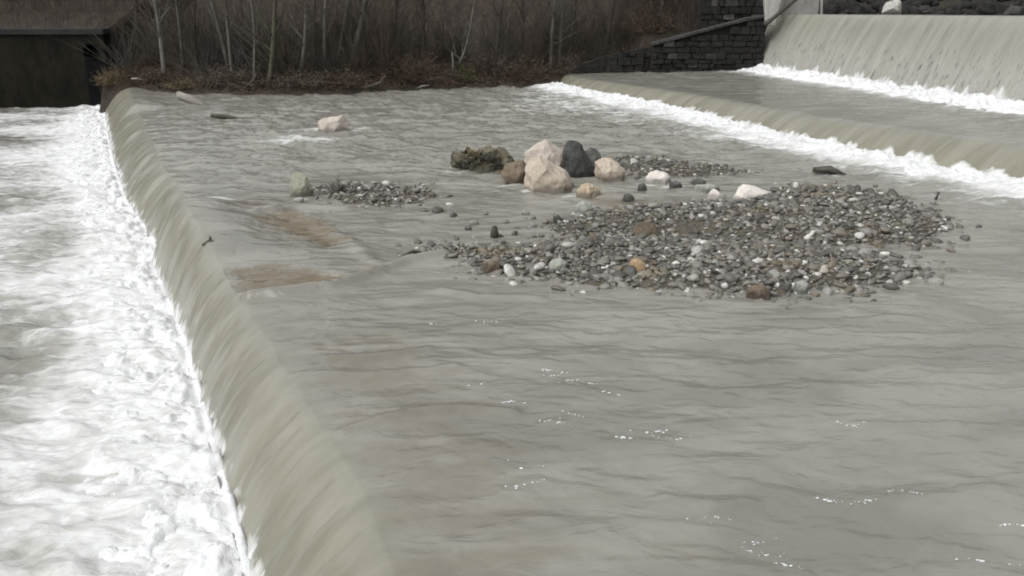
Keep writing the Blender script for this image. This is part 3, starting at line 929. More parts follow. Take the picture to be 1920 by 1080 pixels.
def hull_rock_mesh(name, pts, size, seed, rough=0.05, cuts=3, bev=0.022):
    bm = bmesh.new()
    for p in pts: bm.verts.new(p)
    r = bmesh.ops.convex_hull(bm, input=bm.verts)
    junk = [g for g in r['geom_interior'] if isinstance(g, bmesh.types.BMVert)] + [v for v in bm.verts if not v.link_faces]
    bmesh.ops.delete(bm, geom=list(set(junk)), context='VERTS')
    rc = random.Random(seed * 13 + 1)
    zc = sum(v.co.z for v in bm.verts) / len(bm.verts); yc = sum(v.co.y for v in bm.verts) / len(bm.verts); xc = sum(v.co.x for v in bm.verts) / len(bm.verts)
    for _ in range(7):      # broken faces
        n = Vector((rc.uniform(-1, 1), -rc.uniform(0.2, 1.2), rc.uniform(-0.1, 1.0))).normalized()
        reach = max((v.co - Vector((xc, yc, zc))).dot(n) for v in bm.verts)
        bmesh.ops.bisect_plane(bm, geom=bm.verts[:] + bm.edges[:] + bm.faces[:], plane_co=Vector((xc, yc, zc)) + n * reach * rc.uniform(0.78, 0.93), plane_no=n, clear_outer=True)
        hole_e = [e for e in bm.edges if len(e.link_faces) == 1]
        if hole_e: bmesh.ops.contextual_create(bm, geom=hole_e)
    bmesh.ops.dissolve_limit(bm, angle_limit=math.radians(9), verts=bm.verts, edges=bm.edges)
    bmesh.ops.bevel(bm, geom=bm.edges[:], offset=bev * size, segments=2, affect='EDGES', clamp_overlap=True)
    bmesh.ops.triangulate(bm, faces=bm.faces[:])
    for _ in range(cuts):
        long_ = [e for e in bm.edges if e.calc_length() > 0.055 * size]
        if not long_: break
        bmesh.ops.subdivide_edges(bm, edges=long_, cuts=1)
        bmesh.ops.triangulate(bm, faces=bm.faces[:])
    finish_rock(bm, size, seed, rough)
    me = bpy.data.meshes.new(name); bm.to_mesh(me); bm.free()
    smooth_mesh(me)
    me.set_sharp_from_angle(angle=math.radians(32))
    return me

def boulder(name, label, outline, mat, depth=0.8, seed=1, rough=0.05, cat='boulder', group=None, wl=None, cuts=4, level=0.0, lean=0.0, sink=0.25):
    """outline: the stone's silhouette measured in the photo; its lowest points stand on the water"""
    ob = np.array(outline, float)
    cx = (ob[:, 0].min() + ob[:, 0].max()) / 2; by = ob[:, 1].max() if wl is None else wl
    base = at(cx, by, level)
    k = math.sqrt(base.x ** 2 + base.y ** 2 + CAM_H ** 2) / math.hypot(F_PX, math.hypot(cx - 960, by - 540))
    w = (ob[:, 0].max() - ob[:, 0].min()) * k
    D = depth * w
    pts = []
    zc = (by - ob[:, 1].mean()) * k * 0.6
    dep = math.atan2(CAM_H, base.y)
    rj = random.Random(seed * 7)
    for x, y in ob:
        lx = (x - cx) * k; h = (by - y) * k
        lz = h / math.cos(dep)
        pts.append((lx, D * 0.5 + lean * lz, lz))
        s = rj.uniform(0.50, 0.78)
        pts.append((lx * s, D * 0.5 - D * rj.uniform(0.36, 0.50), zc + (lz - zc) * s - 0.04 * w))
        pts.append((lx * s, D * 0.5 + D * 0.5, zc + (lz - zc) * s))
    for x, y in ob:
        if (by - y) * k < 0.25 * w:
            pts.append(((x - cx) * k * 1.02, D * 0.5, -sink)); pts.append(((x - cx) * k * .6, D * 0.05, -sink)); pts.append(((x - cx) * k * .6, D * 0.95, -sink))
    o = link(name, hull_rock_mesh(name, pts, w, seed, rough, cuts), mat)
    o.location = base
    tag(o, label, cat, group)
    return o

boulder('boulder', 'pinkish beige boulder standing behind the front beige one, left of the black boulder',
        [(984, 322), (984, 292), (1006, 276), (1031, 265), (1050, 280), (1064, 300), (1058, 322)], M_PINK, 0.8, 2, 0.045, wl=326)
boulder('boulder', 'large beige boulder with a sloping back, frontmost of the boulder group',
        [(985, 352), (984, 322), (996, 306), (1012, 300), (1030, 309), (1052, 318), (1070, 334), (1085, 355), (1078, 362), (1000, 360)], M_BEIGE, 0.75, 3, 0.05)
boulder('boulder', 'tall black boulder beside the two beige boulders',
        [(1062, 332), (1056, 285), (1064, 269), (1076, 266), (1094, 276), (1104, 296), (1118, 325), (1112, 336)], M_BLACK, 0.9, 5, 0.055, wl=336)
boulder('boulder', 'dark grey boulder leaning against the right side of the black one',
        [(1090, 326), (1096, 288), (1108, 280), (1122, 284), (1130, 300), (1132, 326)], M_GREYR, 0.9, 6, 0.06, wl=330)
boulder('boulder', 'beige boulder with a flat slanting top, right of the black boulder',
        [(1122, 334), (1115, 308), (1130, 300), (1145, 297), (1160, 307), (1175, 325), (1172, 338), (1150, 341)], M_BEIGE, 0.85, 7, 0.045)
boulder('boulder', 'brown half sunken boulder left of the pinkish boulder',
        [(938, 330), (948, 312), (975, 304), (992, 312), (990, 340), (962, 346)], M_BROWN, 0.9, 8, 0.06)
boulder('rock', 'flat tan rock with a pale top at the right foot of the front boulder',
        [(1082, 362), (1090, 351), (1104, 347), (1124, 352), (1129, 358), (1118, 370), (1094, 371)], M_TAN, 0.8, 9, 0.06, 'rock')
boulder('rock', 'round speckled grey rock in shallow water below the boulder group',
        [(1078, 398), (1080, 386), (1090, 380), (1104, 381), (1112, 391), (1111, 402), (1096, 406)], M_ROUND, 0.9, 10, 0.03, 'rock')
boulder('rock', 'small white rock right of the slant topped beige boulder',
        [(1213, 338), (1218, 328), (1232, 323), (1250, 327), (1262, 335), (1256, 344), (1230, 346)], M_PALE, 0.8, 11, 0.05, 'rock')
boulder('rock', 'long white limestone slab at the back edge of the large gravel bar',
        [(1379, 374), (1387, 360), (1400, 352), (1420, 353), (1444, 362), (1460, 367), (1452, 376), (1410, 379)], M_PALE, 0.6, 12, 0.04, 'rock')
boulder('rock', 'small white wedge of rock left of the long limestone slab',
        [(1326, 373), (1334, 361), (1342, 357), (1354, 365), (1362, 373), (1345, 376)], M_PALE, 0.8, 13, 0.04, 'rock')
boulder('rock', 'thin pale flat rock behind the white wedge of rock',
        [(1300, 360), (1306, 351), (1330, 348), (1350, 352), (1353, 359), (1325, 363)], M_ROUND, 0.6, 14, 0.04, 'rock')
boulder('boulder', 'greenish grey boulder at the left end of the small gravel bar',
        [(545, 363), (537, 344), (546, 328), (562, 325), (572, 335), (585, 358), (578, 369), (558, 371)], M_GREEN, 0.85, 15, 0.035)
boulder('rock', 'small bright white stone in front of the greenish grey boulder',
        [(548, 380), (549, 373), (560, 371), (570, 374), (569, 381)], M_PALE, 0.7, 16, 0.03, 'rock')
boulder('boulder', 'pale pink boulder alone in the current on the far side of the basin',
        [(590, 240), (594, 230), (606, 224), (640, 219), (649, 226), (652, 240), (640, 247), (610, 248)], M_PINK, 0.7, 17, 0.04)
boulder('rock', 'reddish brown rock at the front edge of the large gravel bar',
        [(1404, 556), (1408, 545), (1420, 541), (1442, 543), (1452, 554), (1446, 563), (1418, 564)], M_BROWN, 0.8, 18, 0.05, 'rock')
boulder('rock', 'round grey rock right of the reddish brown one at the front edge',
        [(1491, 546), (1494, 534), (1506, 529), (1518, 535), (1521, 547), (1508, 552)], M_ROUND, 0.9, 19, 0.03, 'rock')
boulder('rock', 'orange tan stone among grey cobbles of the front gravel lobe',
        [(1180, 502), (1184, 492), (1198, 488), (1210, 496), (1213, 504), (1198, 508)], M_ORANGE, 0.8, 20, 0.04, 'rock', level=0.14)
boulder('rock', 'brown mud covered rock in the wet hollow of the gravel',
        [(1186, 444), (1194, 431), (1210, 424), (1228, 427), (1243, 440), (1238, 449), (1206, 450)], M_MUDR, 0.9, 21, 0.08, 'rock', level=0.06)
boulder('rock', 'black stone beside the wet hollow below the round speckled rock',
        [(1036, 420), (1038, 408), (1048, 404), (1056, 412), (1055, 422)], M_BLACK, 0.9, 22, 0.06, 'rock')
boulder('rock', 'brown cobble at the left tip of the front gravel lobe',
        [(905, 508), (908, 496), (922, 491), (936, 496), (938, 506), (922, 513)], M_BROWN, 0.9, 23, 0.05, 'rock')
boulder('rock', 'pale grey stone behind the orange tan stone on the front lobe',
        [(1030, 498), (1036, 490), (1052, 488), (1064, 496), (1060, 505), (1040, 506)], M_ROUND, 0.9, 24, 0.04, 'rock', level=0.10)
boulder('rock', 'long grey flat stone among the cobbles at the front edge',
        [(1460, 546), (1466, 538), (1485, 532), (1487, 544), (1470, 550)], M_GREYR, 0.9, 29, 0.05, 'rock')
for i, (x, y, w, lab) in enumerate([(1268, 347, 26, 'dark flat stone right of the small white rock'), (1312, 342, 30, 'dark low stone behind the thin pale flat rock'),
                                    (1205, 350, 18, 'small dark stone in front of the slant topped beige boulder'), (1180, 370, 24, 'dark wet stone in the water right of the tan rock')]):
    boulder('rock', lab, [(x - w / 2, y + 5), (x - w * .4, y - 3), (x, y - 7), (x + w * .4, y - 2), (x + w / 2, y + 5), (x, y + 8)], M_GREYR, 0.8, 40 + i, 0.05, 'rock')
boulder('rock', 'pale rock lying on the far bank at the water edge near the middle weir',
        [(872, 160), (880, 148), (890, 143), (902, 150), (906, 161)], M_PALE, 0.7, 51, 0.05, 'rock')

# rocks on the rubble bank above the high crest
rub = [(1672, 20, 46, 30, M_CONC, 'pale broken concrete lump on the rubble above the upper crest'),
       (1735, 22, 38, 18, M_STONEL, 'small light grey rock right of the pale lump above the upper crest'),
       (1610, 24, 60, 26, M_STONEW, 'dark rock left of the pale lump above the upper crest'),
       (1790, 26, 54, 24, M_STONEW, 'dark rock right of the light grey rock above the upper crest'),
       (1850, 27, 44, 28, M_STONEW, 'dark upright rock near the right edge above the upper crest'),
       (1560, 22, 44, 22, M_STONEW, 'dark rock beside the grey concrete block above the upper crest'),
       (1905, 28, 60, 20, M_STONEL, 'grey flat rock at the right edge above the upper crest')]
for i, (x, y, w, h, m, lab) in enumerate(rub):
    Y = float(np.interp(x, [1470, 1920], [50.5, 33.5])) + 1.0
    b = at_depth(x, y, Y)
    kk = Y * 0.72 / F_PX
    r = random.Random(i + 70)
    pts = []
    for k in range(22):
        a = r.uniform(0, 6.28); e = r.uniform(-0.4, 1)
        q = math.sqrt(max(0, 1 - e * e)) if e > 0 else 1
        pts.append((w * kk / 2 * math.cos(a) * (0.45 + 0.55 * q), w * kk * 0.4 * math.sin(a) * (0.45 + 0.55 * q), h * kk * e * 1.0))
    o = link('rock', hull_rock_mesh('rock', pts, w * kk, i + 70, 0.06, 3), m)
    o.location = (b.x, b.y, max(b.z, ZV(b.y) + 0.05))
    tag(o, lab, 'rock')

# ------------------------------------------------------------------ gravel bars and their cobbles
def cobble_mesh(name, seed, sub=1):
    bm = bmesh.new()
    bmesh.ops.create_icosphere(bm, subdivisions=sub + 1 if sub else 1, radius=0.5)
    r = random.Random(seed)
    off = Vector((seed * 2.3, seed, 0))
    pl = [(Vector((r.uniform(-1, 1), r.uniform(-1, 1), r.uniform(-1, 1))).normalized(), r.uniform(0.30, 0.44)) for _ in range(5)]
    for v in bm.verts:
        c = v.co * (1 + 0.30 * mnoise.noise(v.co * 2.0 + off))
        for n, d in pl:
            s = c.dot(n) - d
            if s > 0: c = c - n * s * 0.8
        v.co = c
    me = bpy.data.meshes.new(name); bm.to_mesh(me); bm.free(); smooth_mesh(me)
    return me
COBS = [cobble_mesh('cobble', i, 1) for i in range(14)]
LOWC = [cobble_mesh('cobble_low', 30 + i, 0) for i in range(8)]
def mesh_arrays(me):
    v = np.zeros(len(me.vertices) * 3); me.vertices.foreach_get('co', v)
    return v.reshape(-1, 3), np.array([p.vertices[:] for p in me.polygons])
COB_A = [mesh_arrays(m) for m in COBS]

def bar_terrain(name, poly, pad=0.6):
    lo = poly.min(0) - pad; hi = poly.max(0) + pad
    xs = np.arange(lo[0], hi[0], 0.09); ysn = np.arange(lo[1], hi[1], 0.09)
    return heightfield(name, xs, ysn, lambda x, y: np.maximum(bar_height(np.stack([x, y], -1)), -0.4), M_GRAVEL)

def scatter(poly, spacing, seed, jitter=0.9, margin=0.6):
    r = np.random.default_rng(seed)
    lo = poly.min(0) - margin; hi = poly.max(0) + margin
    out = []
    y = lo[1]
    while y < hi[1]:
        x = lo[0]
        while x < hi[0]:
            out.append((x + r.uniform(-1, 1) * spacing * jitter, y + r.uniform(-1, 1) * spacing * jitter)); x += spacing
        y += spacing
    P = np.array(out)
    sd = poly_sd(P, poly) + 0.12 * fbm(P[:, 0] * 2, P[:, 1] * 2, seed, 2)
    keep_p = np.where(sd > 0, 1.0, np.exp(sd / 0.22))
    return P[(r.random(len(P)) < keep_p) & (sd > -0.6)]

terr_front = bar_terrain('gravel_bar', bars['front'][0])
bpy.data.meshes['gravel_bar']
bar_objs = {'front': terr_front}
for nm in ('back', 'left', 'rear'):
    bar_objs[nm] = bar_terrain('gravel_bar', bars[nm][0])

individual_quota = {'front': 300, 'back': 300, 'left': 130, 'rear': 90}
spacing = {'front': 0.078, 'back': 0.088, 'left': 0.10, 'rear': 0.115}
for bi, nm in enumerate(('front', 'back', 'left', 'rear')):
    poly = bars[nm][0]
    P = scatter(poly, spacing[nm], 300 + bi)
    r = np.random.default_rng(900 + bi)
    size = np.exp(r.normal(math.log(0.080), 0.42, len(P))) * (1.05 if nm == 'front' else 0.95)
    size = np.clip(size, 0.04, 0.25)
    if nm == 'back':    # wet hollow with few stones showing
        hol = poly_sd(P, W([(1050, 428), (1180, 425), (1290, 432), (1380, 450), (1200, 462), (1040, 455)], 0))
        keepm = (hol < 0) | (r.random(len(P)) < 0.5)
        P, size = P[keepm], size[keepm]
    zt = bar_height(P)
    z = np.maximum(zt, -0.03) + size * r.uniform(-0.02, 0.22, len(P))
    dist = np.linalg.norm(P, axis=1)
    rank = np.argsort(-(size / dist))
    ind = set(rank[:individual_quota[nm]].tolist())
    parent = bar_objs[nm]
    VV, FF, TT = [], [], []
    base = 0
    for i in range(len(P)):
        s = size[i]
        sc = np.array([s * r.uniform(0.9, 1.5), s * r.uniform(0.7, 1.1), s * r.uniform(0.45, 0.75)])
        rz, rx, ry = r.uniform(0, 6.28), r.normal(0, 0.3), r.normal(0, 0.3)
        pi = int(r.integers(len(COBS)))
        tone = r.random()
        if i in ind:
            o = link('cobble', COBS[pi], M_COB, parent)
            o.location = (P[i, 0], P[i, 1], z[i]); o.scale = sc; o.rotation_euler = (rx, ry, rz)
        else:
            v, f = COB_A[pi]
            m = np.array(Matrix.Rotation(rz, 3, 'Z') @ Matrix.Rotation(ry, 3, 'Y') @ Matrix.Rotation(rx, 3, 'X'))
            VV.append((v * sc) @ m.T + np.array([P[i, 0], P[i, 1], z[i]])); FF.append(f + base); TT.append(np.full(len(v), tone)); base += len(v)
    if VV:
        v = np.concatenate(VV); f = np.concatenate(FF); tt = np.concatenate(TT)
        me = bpy.data.meshes.new('small_cobbles')
        me.vertices.add(len(v)); me.vertices.foreach_set('co', v.reshape(-1).astype(np.float32))
        me.loops.add(f.size); me.loops.foreach_set('vertex_index', f.reshape(-1).astype(np.int32))
        me.polygons.add(len(f)); me.polygons.foreach_set('loop_start', np.arange(0, f.size, 3, dtype=np.int32)); me.polygons.foreach_set('loop_total', np.full(len(f), 3, dtype=np.int32))
        me.update(calc_edges=True); smooth_mesh(me)
        a = me.attributes.new('tone', 'FLOAT', 'POINT'); a.data.foreach_set('value', tt.astype(np.float32))
        tag(link('small_cobbles', me, M_COBS, parent), kind='stuff')

# loose dark stones on the rubble bank above the high weir
r = np.random.default_rng(77)
nR = 900
ry = r.uniform(26, 53, nR); rx = np.interp(ry, [2, 9.5, 18.5, 29, 47, 52, 90], [32.5, 29.0, 25.6, 22.4, 18.5, 17, 8]) + np.abs(r.normal(0, 2.2, nR)) - 0.5
rz_ = ub_z(rx, ry)
VV, FF, base = [], [], 0
for i in range(nR):
    v, f = COB_A[i % 14]
    m = np.array(Matrix.Rotation(r.uniform(0, 6.28), 3, 'Z') @ Matrix.Rotation(r.normal(0, .5), 3, 'X'))
    sc = float(np.exp(r.normal(math.log(0.38), 0.45)))
    VV.append((v * np.array([sc * 1.3, sc, sc * 0.8])) @ m.T + np.array([rx[i], ry[i], rz_[i] + 0.1 * sc])); FF.append(f + base); base += len(v)
v = np.concatenate(VV); f = np.concatenate(FF)
me = bpy.data.meshes.new('rubble')
me.from_pydata(v.tolist(), [], f.tolist()); me.update(); smooth_mesh(me)
tag(link('rubble', me, M_STONEW), 'dark rubble stones on the bank above the upper weir crest', kind='stuff')

# stray dark stones whose tips break the shallow water
stray = [(985, 400, 14), (1000, 410, 12), (1022, 418, 12), (950, 418, 10), (890, 420, 16), (878, 430, 14), (1000, 425, 14), (910, 402, 10), (820, 398, 22), (795, 398, 14), (850, 405, 14),
         (1738, 396, 8), (1775, 412, 12), (1735, 458, 16), (1800, 428, 12), (1835, 427, 10), (1640, 350, 9), (1565, 345, 10), (1345, 320, 10), (1395, 322, 14), (1015, 445, 12), (965, 440, 12)]
for i, (x, y, w) in enumerate(stray):
    p = at(x, y, 0)
    kk = p.length / F_PX
    near_bar = min(bars, key=lambda n: float(-poly_sd(np.array([[p.x, p.y]]), bars[n][0])[0]))
    o = link('cobble', COBS[i % 14], None, bar_objs[near_bar])
    o.location = (p.x, p.y, 0.02); s = w * kk * 1.1
    o.scale = (s * 1.2, s * 0.9, s * 0.8); o.rotation_euler = (0.1, 0.2, i * 1.7)

# ------------------------------------------------------------------ driftwood and debris
def log(name, label, pts, radii, mat, cat='driftwood', sides=9, stubs=(), rough=0.15, seed=1):
    base = Vector(pts[0])
    t = empty(name, base); tag(t, label, cat)
    mb = MB()
    mb.tube([Vector(p) - base for p in pts], radii, sides)
    r = random.Random(seed)
    mb.v = [tuple(Vector(v) + Vector((r.uniform(-1, 1), r.uniform(-1, 1), r.uniform(-1, 1))) * rough * min(radii)) for v in mb.v]
    link('stem', mb.mesh('stem'), mat, t)
    for a, b, ra, rb in stubs:
        m2 = MB(); m2.tube([Vector(a) - base, (Vector(a) + Vector(b)) / 2 - base + Vector((0.02, 0, 0.02)), Vector(b) - base], [ra, (ra + rb) / 2, rb], 6)
        link('branch_stub', m2.mesh('branch_stub'), mat, t)
    return t
a = at(385, 197, 0.0); b = at_depth(334, 176, a.y + 0.4)
log('log', 'pale split log jutting out of the water near the far end of the crest', [a + Vector((0.25, 0, -0.15)), a * 0.55 + b * 0.45 + Vector((0, 0, -0.03)), b + Vector((0, 0, -0.05))], [0.08, 0.20, 0.17], M_DRIFT, sides=5, rough=0.5)
a = at(398, 219, 0.03); b = at(440, 224, 0.0)
log('log', 'dark wet log lying flat in the water just below the pale split log', [a + Vector((0, 0, 0.05)), (a + b) / 2 + Vector((0, 0, 0.08)), b + Vector((0.6, 0, -0.05))], [0.09, 0.11, 0.03], M_WETWOOD, sides=6, rough=0.5)
a = at(1530, 320, 0.05); b = at(1588, 327, 0.0)
log('log', 'half sunken log drifting between the middle weir and the large gravel bar', [a + Vector((-0.05, 0.1, 0.02)), a * 0.5 + b * 0.5 + Vector((0, 0.15, 0.06)), b + Vector((0, 0.1, -0.08))], [0.06, 0.11, 0.07], M_WETWOOD)
a = at(928, 450, -0.05)
log('stump', 'dark upright stump in the shallow water left of the gravel', [a, a + Vector((-0.01, 0, 0.15)), a + Vector((0.0, 0, 0.27))], [0.095, 0.075, 0.04], M_WETWOOD, 'stump',
    stubs=[(a + Vector((0.03, 0, 0.08)), a + Vector((0.16, 0, 0.05)), 0.05, 0.02)])
a = at(392, 458, 0.0)
log('stick', 'short dark stick snagged on the edge of the low weir crest', [a + Vector((0.10, 0, 0.03)), a + Vector((0.0, 0.0, 0.05)), a + Vector((-0.11, -0.06, 0.0))], [0.035, 0.045, 0.02], M_WETWOOD, 'stick', 6,
    stubs=[(a + Vector((0, 0, 0.05)), a + Vector((-0.03, 0.16, 0.12)), 0.02, 0.01)])
a = at(1754, 374, 0.0)
log('stick', 'tiny upright stick in the water right of the large gravel bar', [a, a + Vector((0.03, 0, 0.09)), a + Vector((0.05, 0, 0.17))], [0.03, 0.02, 0.03], M_WETWOOD, 'stick', 6)
a = at(740, 492, 0.0); b = at(775, 474, 0.02)
log('stick', 'sunken dark stick in the wake left of the gravel tip', [a + Vector((0, 0, 0.0)), (a + b) / 2 + Vector((0, 0, 0.03)), b + Vector((0, 0, 0.02)), b + Vector((0.35, -0.05, -0.02))], [0.02, 0.035, 0.04, 0.02], M_WETWOOD, 'stick', 6)
# twigs standing in the small bar
a = at(640, 362, 0.08)
tw = empty('twig_clump', a); tag(tw, 'tangled dark twigs sticking out of the small gravel bar', 'twigs')
r = random.Random(8)
for i in range(9):
    mb = MB()
    d = Vector((r.uniform(-0.45, 0.3), r.uniform(-0.2, 0.2), r.uniform(0.15, 0.55)))
    s = Vector((r.uniform(-0.2, 0.2), r.uniform(-0.1, 0.1), -0.05))
    mb.tube([s, s + d * 0.5 + Vector((r.uniform(-.04, .04), 0, 0.03)), s + d], [0.016, 0.011, 0.005], 5)
    link('twig', mb.mesh('twig'), M_WETWOOD, tw)
mb = MB(); mb.tube([Vector((-0.12, 0, -0.05)), Vector((-0.02, 0, 0.13)), Vector((0.07, 0, 0.16))], [0.10, 0.08, 0.04], 7)
link('root', mb.mesh('root'), M_WETWOOD, tw)

# mossy debris heap left of the boulders
o = boulder('debris_heap', 'ragged mossy heap of roots and debris left of the boulder group',
        [(847, 312), (850, 296), (872, 280), (905, 282), (932, 292), (952, 300), (962, 306), (930, 321), (880, 322)], M_HEAP, 0.6, 31, 0.22, 'debris', cuts=4)
hb = o.location.copy()
r = random.Random(4)
mb = MB()
for i in range(60):
    x = r.uniform(-0.65, 0.65); z0 = 0.40 * (1 - abs(x) / 0.85) + r.uniform(-0.1, 0.05)
    p = Vector((x, r.uniform(0.0, 0.5), z0)); d = Vector((r.uniform(-0.3, 0.3), r.uniform(-0.15, 0.1), r.uniform(-0.05, 0.22)))
    mb.tube([p, p + d * 0.5 + Vector((0, 0, 0.04)), p + d], [0.022, 0.016, 0.007], 4)
link('roots', mb.mesh('roots'), M_WETWOOD, o)
mb = MB()
for i in range(14):
    p = Vector((r.uniform(-0.45, -0.1), r.uniform(0.05, 0.3), r.uniform(0.3, 0.42))); d = Vector((r.uniform(-0.12, 0.15), 0, r.uniform(0.08, 0.22)))
    mb.tube([p, p + d], [0.035, 0.012], 5)
link('dry_stalks', mb.mesh('dry_stalks'), M_STRAW, o)

# floating foam flecks
bm = bmesh.new(); spots = []
r = random.Random(21)
fl = [(1025, 692), (1040, 702), (1075, 712), (1095, 716), (1128, 736), (1030, 790), (1040, 794), (1078, 780), (818, 608), (885, 722), (950, 752), (1160, 820), (1215, 812), (1265, 826), (920, 604),
      (1350, 974), (1600, 800), (1405, 1030), (1440, 1040), (1555, 940), (1610, 945), (1698, 925), (1830, 1050), (1880, 1060), (1905, 985), (1475, 1062), (1320, 968), (980, 875), (985, 910), (1420, 1012)]
for (x, y) in fl:      # torn strings of bubbles drawn out by the current
    p0 = at(x, y, 0)
    a = r.uniform(-0.5, 0.3); bend = r.uniform(-3, 3)
    for k in range(r.randint(5, 16)):
        q = r.uniform(-1, 1) * r.choice((0.05, 0.12, 0.2))
        px_, py_ = p0.x + q * math.cos(a) - bend * q * q * math.sin(a) + r.gauss(0, 0.014), p0.y + q * math.sin(a) + bend * q * q * math.cos(a) + r.gauss(0, 0.012)
        sz = min(0.013, r.expovariate(1 / 0.0045) + 0.002)
        ret = bmesh.ops.create_icosphere(bm, subdivisions=1, radius=1.0)
        e = r.uniform(1, 2.2)
        for v in ret['verts']:
            v.co = Vector((v.co.x * sz * e, v.co.y * sz, v.co.z * 0.006 + 0.012)) + Vector((px_, py_, 0))
        spots.append((len(bm.verts), px_, py_))
wx = segs['basin']['X'].reshape(-1, 2); wz = segs['basin']['z'].reshape(-1)
bm.verts.ensure_lookup_table()
i0 = 0
for i1, qx, qy in spots:      # each bubble floats on the surface
    h = float(wz[np.argmin((wx[:, 0] - qx) ** 2 + (wx[:, 1] - qy) ** 2)])
    for i in range(i0, i1): bm.verts[i].co.z += h - 0.008
    i0 = i1
me = bpy.data.meshes.new('foam_flecks'); bm.to_mesh(me); bm.free(); smooth_mesh(me)
SURF = None
fo = link('foam_flecks', me, M_FOAM); tag(fo, 'small white foam flecks drifting on the basin', kind='stuff')

# ------------------------------------------------------------------ trees and undergrowth on the far bank
def tree(label, px, py, pxt, w_px, mat, seed, off, height=None, fork=None, twigs=M_TWIG, spread=1.0, group=None, lean_y=0.0):
    # distance: stand 'off' metres behind the water line at this bearing
    Y = 46.0
    for _ in range(6):
        x = (px - 960) / F_PX * (Y * math.cos(PITCH) + (CAM_H - 0.6) * math.sin(PITCH))
        Y = float(shore(np.array([x]))[0]) + off
    z0 = bz(x, Y)
    k = Y * 1.03 / F_PX
    top = at_depth(pxt, 0, Y)
    vis = top.z - z0
    dirx = (top.x - x) / max(vis, 0.5)
    r = random.Random(seed)
    Ht = height or r.uniform(7.5, 10.5)
    rad = w_px * k * 0.5
    t = empty('tree', (x, Y, z0)); tag(t, label, 'tree', group)
    n = 10
    pts, rr = [], []
    ph = r.uniform(0, 6)
    for i in range(n + 1):
        q = i / n; h = -0.3 + (Ht + 0.3) * q
        pts.append(Vector((dirx * h * (1 - 0.25 * q) + 0.10 * math.sin(ph + q * 6), lean_y * h + 0.08 * math.cos(ph + q * 5), h)))
        rr.append(max(0.012, rad * (1.15 if i == 0 else 1) * (1 - 0.80 * q)))
    mb = MB(); mb.tube(pts, rr, 7)
    link('trunk', mb.mesh('trunk'), mat, t)
    br = MB(); tg = MB()
    def grow(p, d, L, rd, lev):
        m = 4; q = p.copy(); P = [q.copy()]; RR = [rd]
        for i in range(m):
            d = (d + Vector((r.uniform(-.25, .25), r.uniform(-.25, .25), r.uniform(-.1, .25)))).normalized()
            q = q + d * L / m
            P.append(q.copy()); RR.append(max(0.006, rd * (1 - (i + 1) / m * 0.75)))
        (br if lev == 0 else tg).tube(P, RR, 5 if lev == 0 else 3, False)
        if lev < 2:
            for i in range(4 if lev == 0 else 3):
                j = r.randint(1, m)
                a = r.uniform(0, 6.28)
                dd = (d * 0.6 + Vector((math.cos(a), math.sin(a), r.uniform(-0.1, 0.7)))).normalized()
                grow(P[j], dd, L * r.uniform(0.4, 0.65), max(0.008, RR[j] * 0.7), lev + 1)
    nb = 13
    for i in range(nb):
        q = r.uniform(0.22, 0.97) if i > 3 else r.uniform(0.2, 0.45)
        j = q * n; i0 = min(int(j), n - 1)
        p = pts[i0].lerp(pts[i0 + 1], j - i0)
        a = r.uniform(0, 6.28)
        d = Vector((math.cos(a) * spread, math.sin(a) * 0.6, r.uniform(0.5, 1.3))).normalized()
        grow(p, d, r.uniform(0.9, 2.4) * spread * (1.15 - 0.6 * q), max(0.010, rad * 0.28 * (1 - 0.6 * q)), 0)
    if fork:
        for fx in fork:
            p = pts[3]
            P2 = [p, p + Vector((fx * 0.30, 0, 0.5)), p + Vector((fx * 0.62, 0.1, 1.2)), p + Vector((fx * 0.75, 0, 2.1)), p + Vector((fx * 1.1, 0, 4.0))]
            br.tube(P2, [rad * 0.5, rad * 0.42, rad * 0.36, rad * 0.3, 0.02], 6)
    link('branches', br.mesh('branches'), mat, t)
    link('twigs', tg.mesh('twigs', False), twigs, t)
    return t

tree('slim pale grey tree leaning left at the bank corner by the dark wall', 312, 150, 284, 9, M_BARKP, 1, 1.4)
tree('thin grey tree just right of the pale leaning corner tree', 346, 120, 326, 7, M_BARK, 2, 3.0)
tree('straight thin dark tree behind the first two trees of the left bank', 372, 130, 366, 6, M_BARKD, 3, 3.6)
tree('grey tree leaning left with a low fork, third from the bank corner', 428, 118, 396, 9, M_BARK, 4, 3.2, fork=[-0.8])
tree('slim grey tree standing close right of the low forked tree', 441, 135, 418, 7, M_BARK, 5, 2.2)
tree('thin bluish grey sapling left of the mossy forked tree', 480, 145, 468, 5, M_BARKP, 6, 1.6, height=6)
tree('moss green topped tree with a wide fork, nearest the water left of centre', 500, 156, 524, 11, M_MOSS, 7, 1.0, fork=[1.0, -1.1])
tree('slender pale tree right of the mossy forked tree', 562, 138, 574, 7, M_BARKP, 8, 2.0)
tree('very thin dark tree between the slender pale tree and its pale neighbour', 588, 122, 596, 5, M_BARKD, 9, 3.0)
tree('pale straight tree, second to the right of the mossy forked tree', 608, 118, 616, 7, M_BARKP, 10, 3.0)
tree('grey tree leaning right beside the thickest trunk', 634, 114, 658, 7, M_BARK, 11, 3.2)
tree('thickest grey trunk on the bank, leaning right left of centre', 662, 118, 689, 14, M_BARK, 12, 3.0)
tree('dim dark tree right of the thickest trunk', 745, 105, 742, 8, M_BARKD, 13, 3.6)
tree('dim dark tree behind the russet bramble bush', 800, 108, 790, 8, M_BARKD, 14, 3.0)
tree('slanting thin grey stem leaning right above the olive weeds', 850, 130, 905, 5, M_BARKP, 15, 1.6, height=5)
tree('dark tree right of the slanting thin grey stem', 930, 110, 946, 8, M_BARKD, 16, 2.6)
tree('dark tree left of the pale twin trunks', 985, 108, 975, 7, M_BARKD, 17, 2.4)
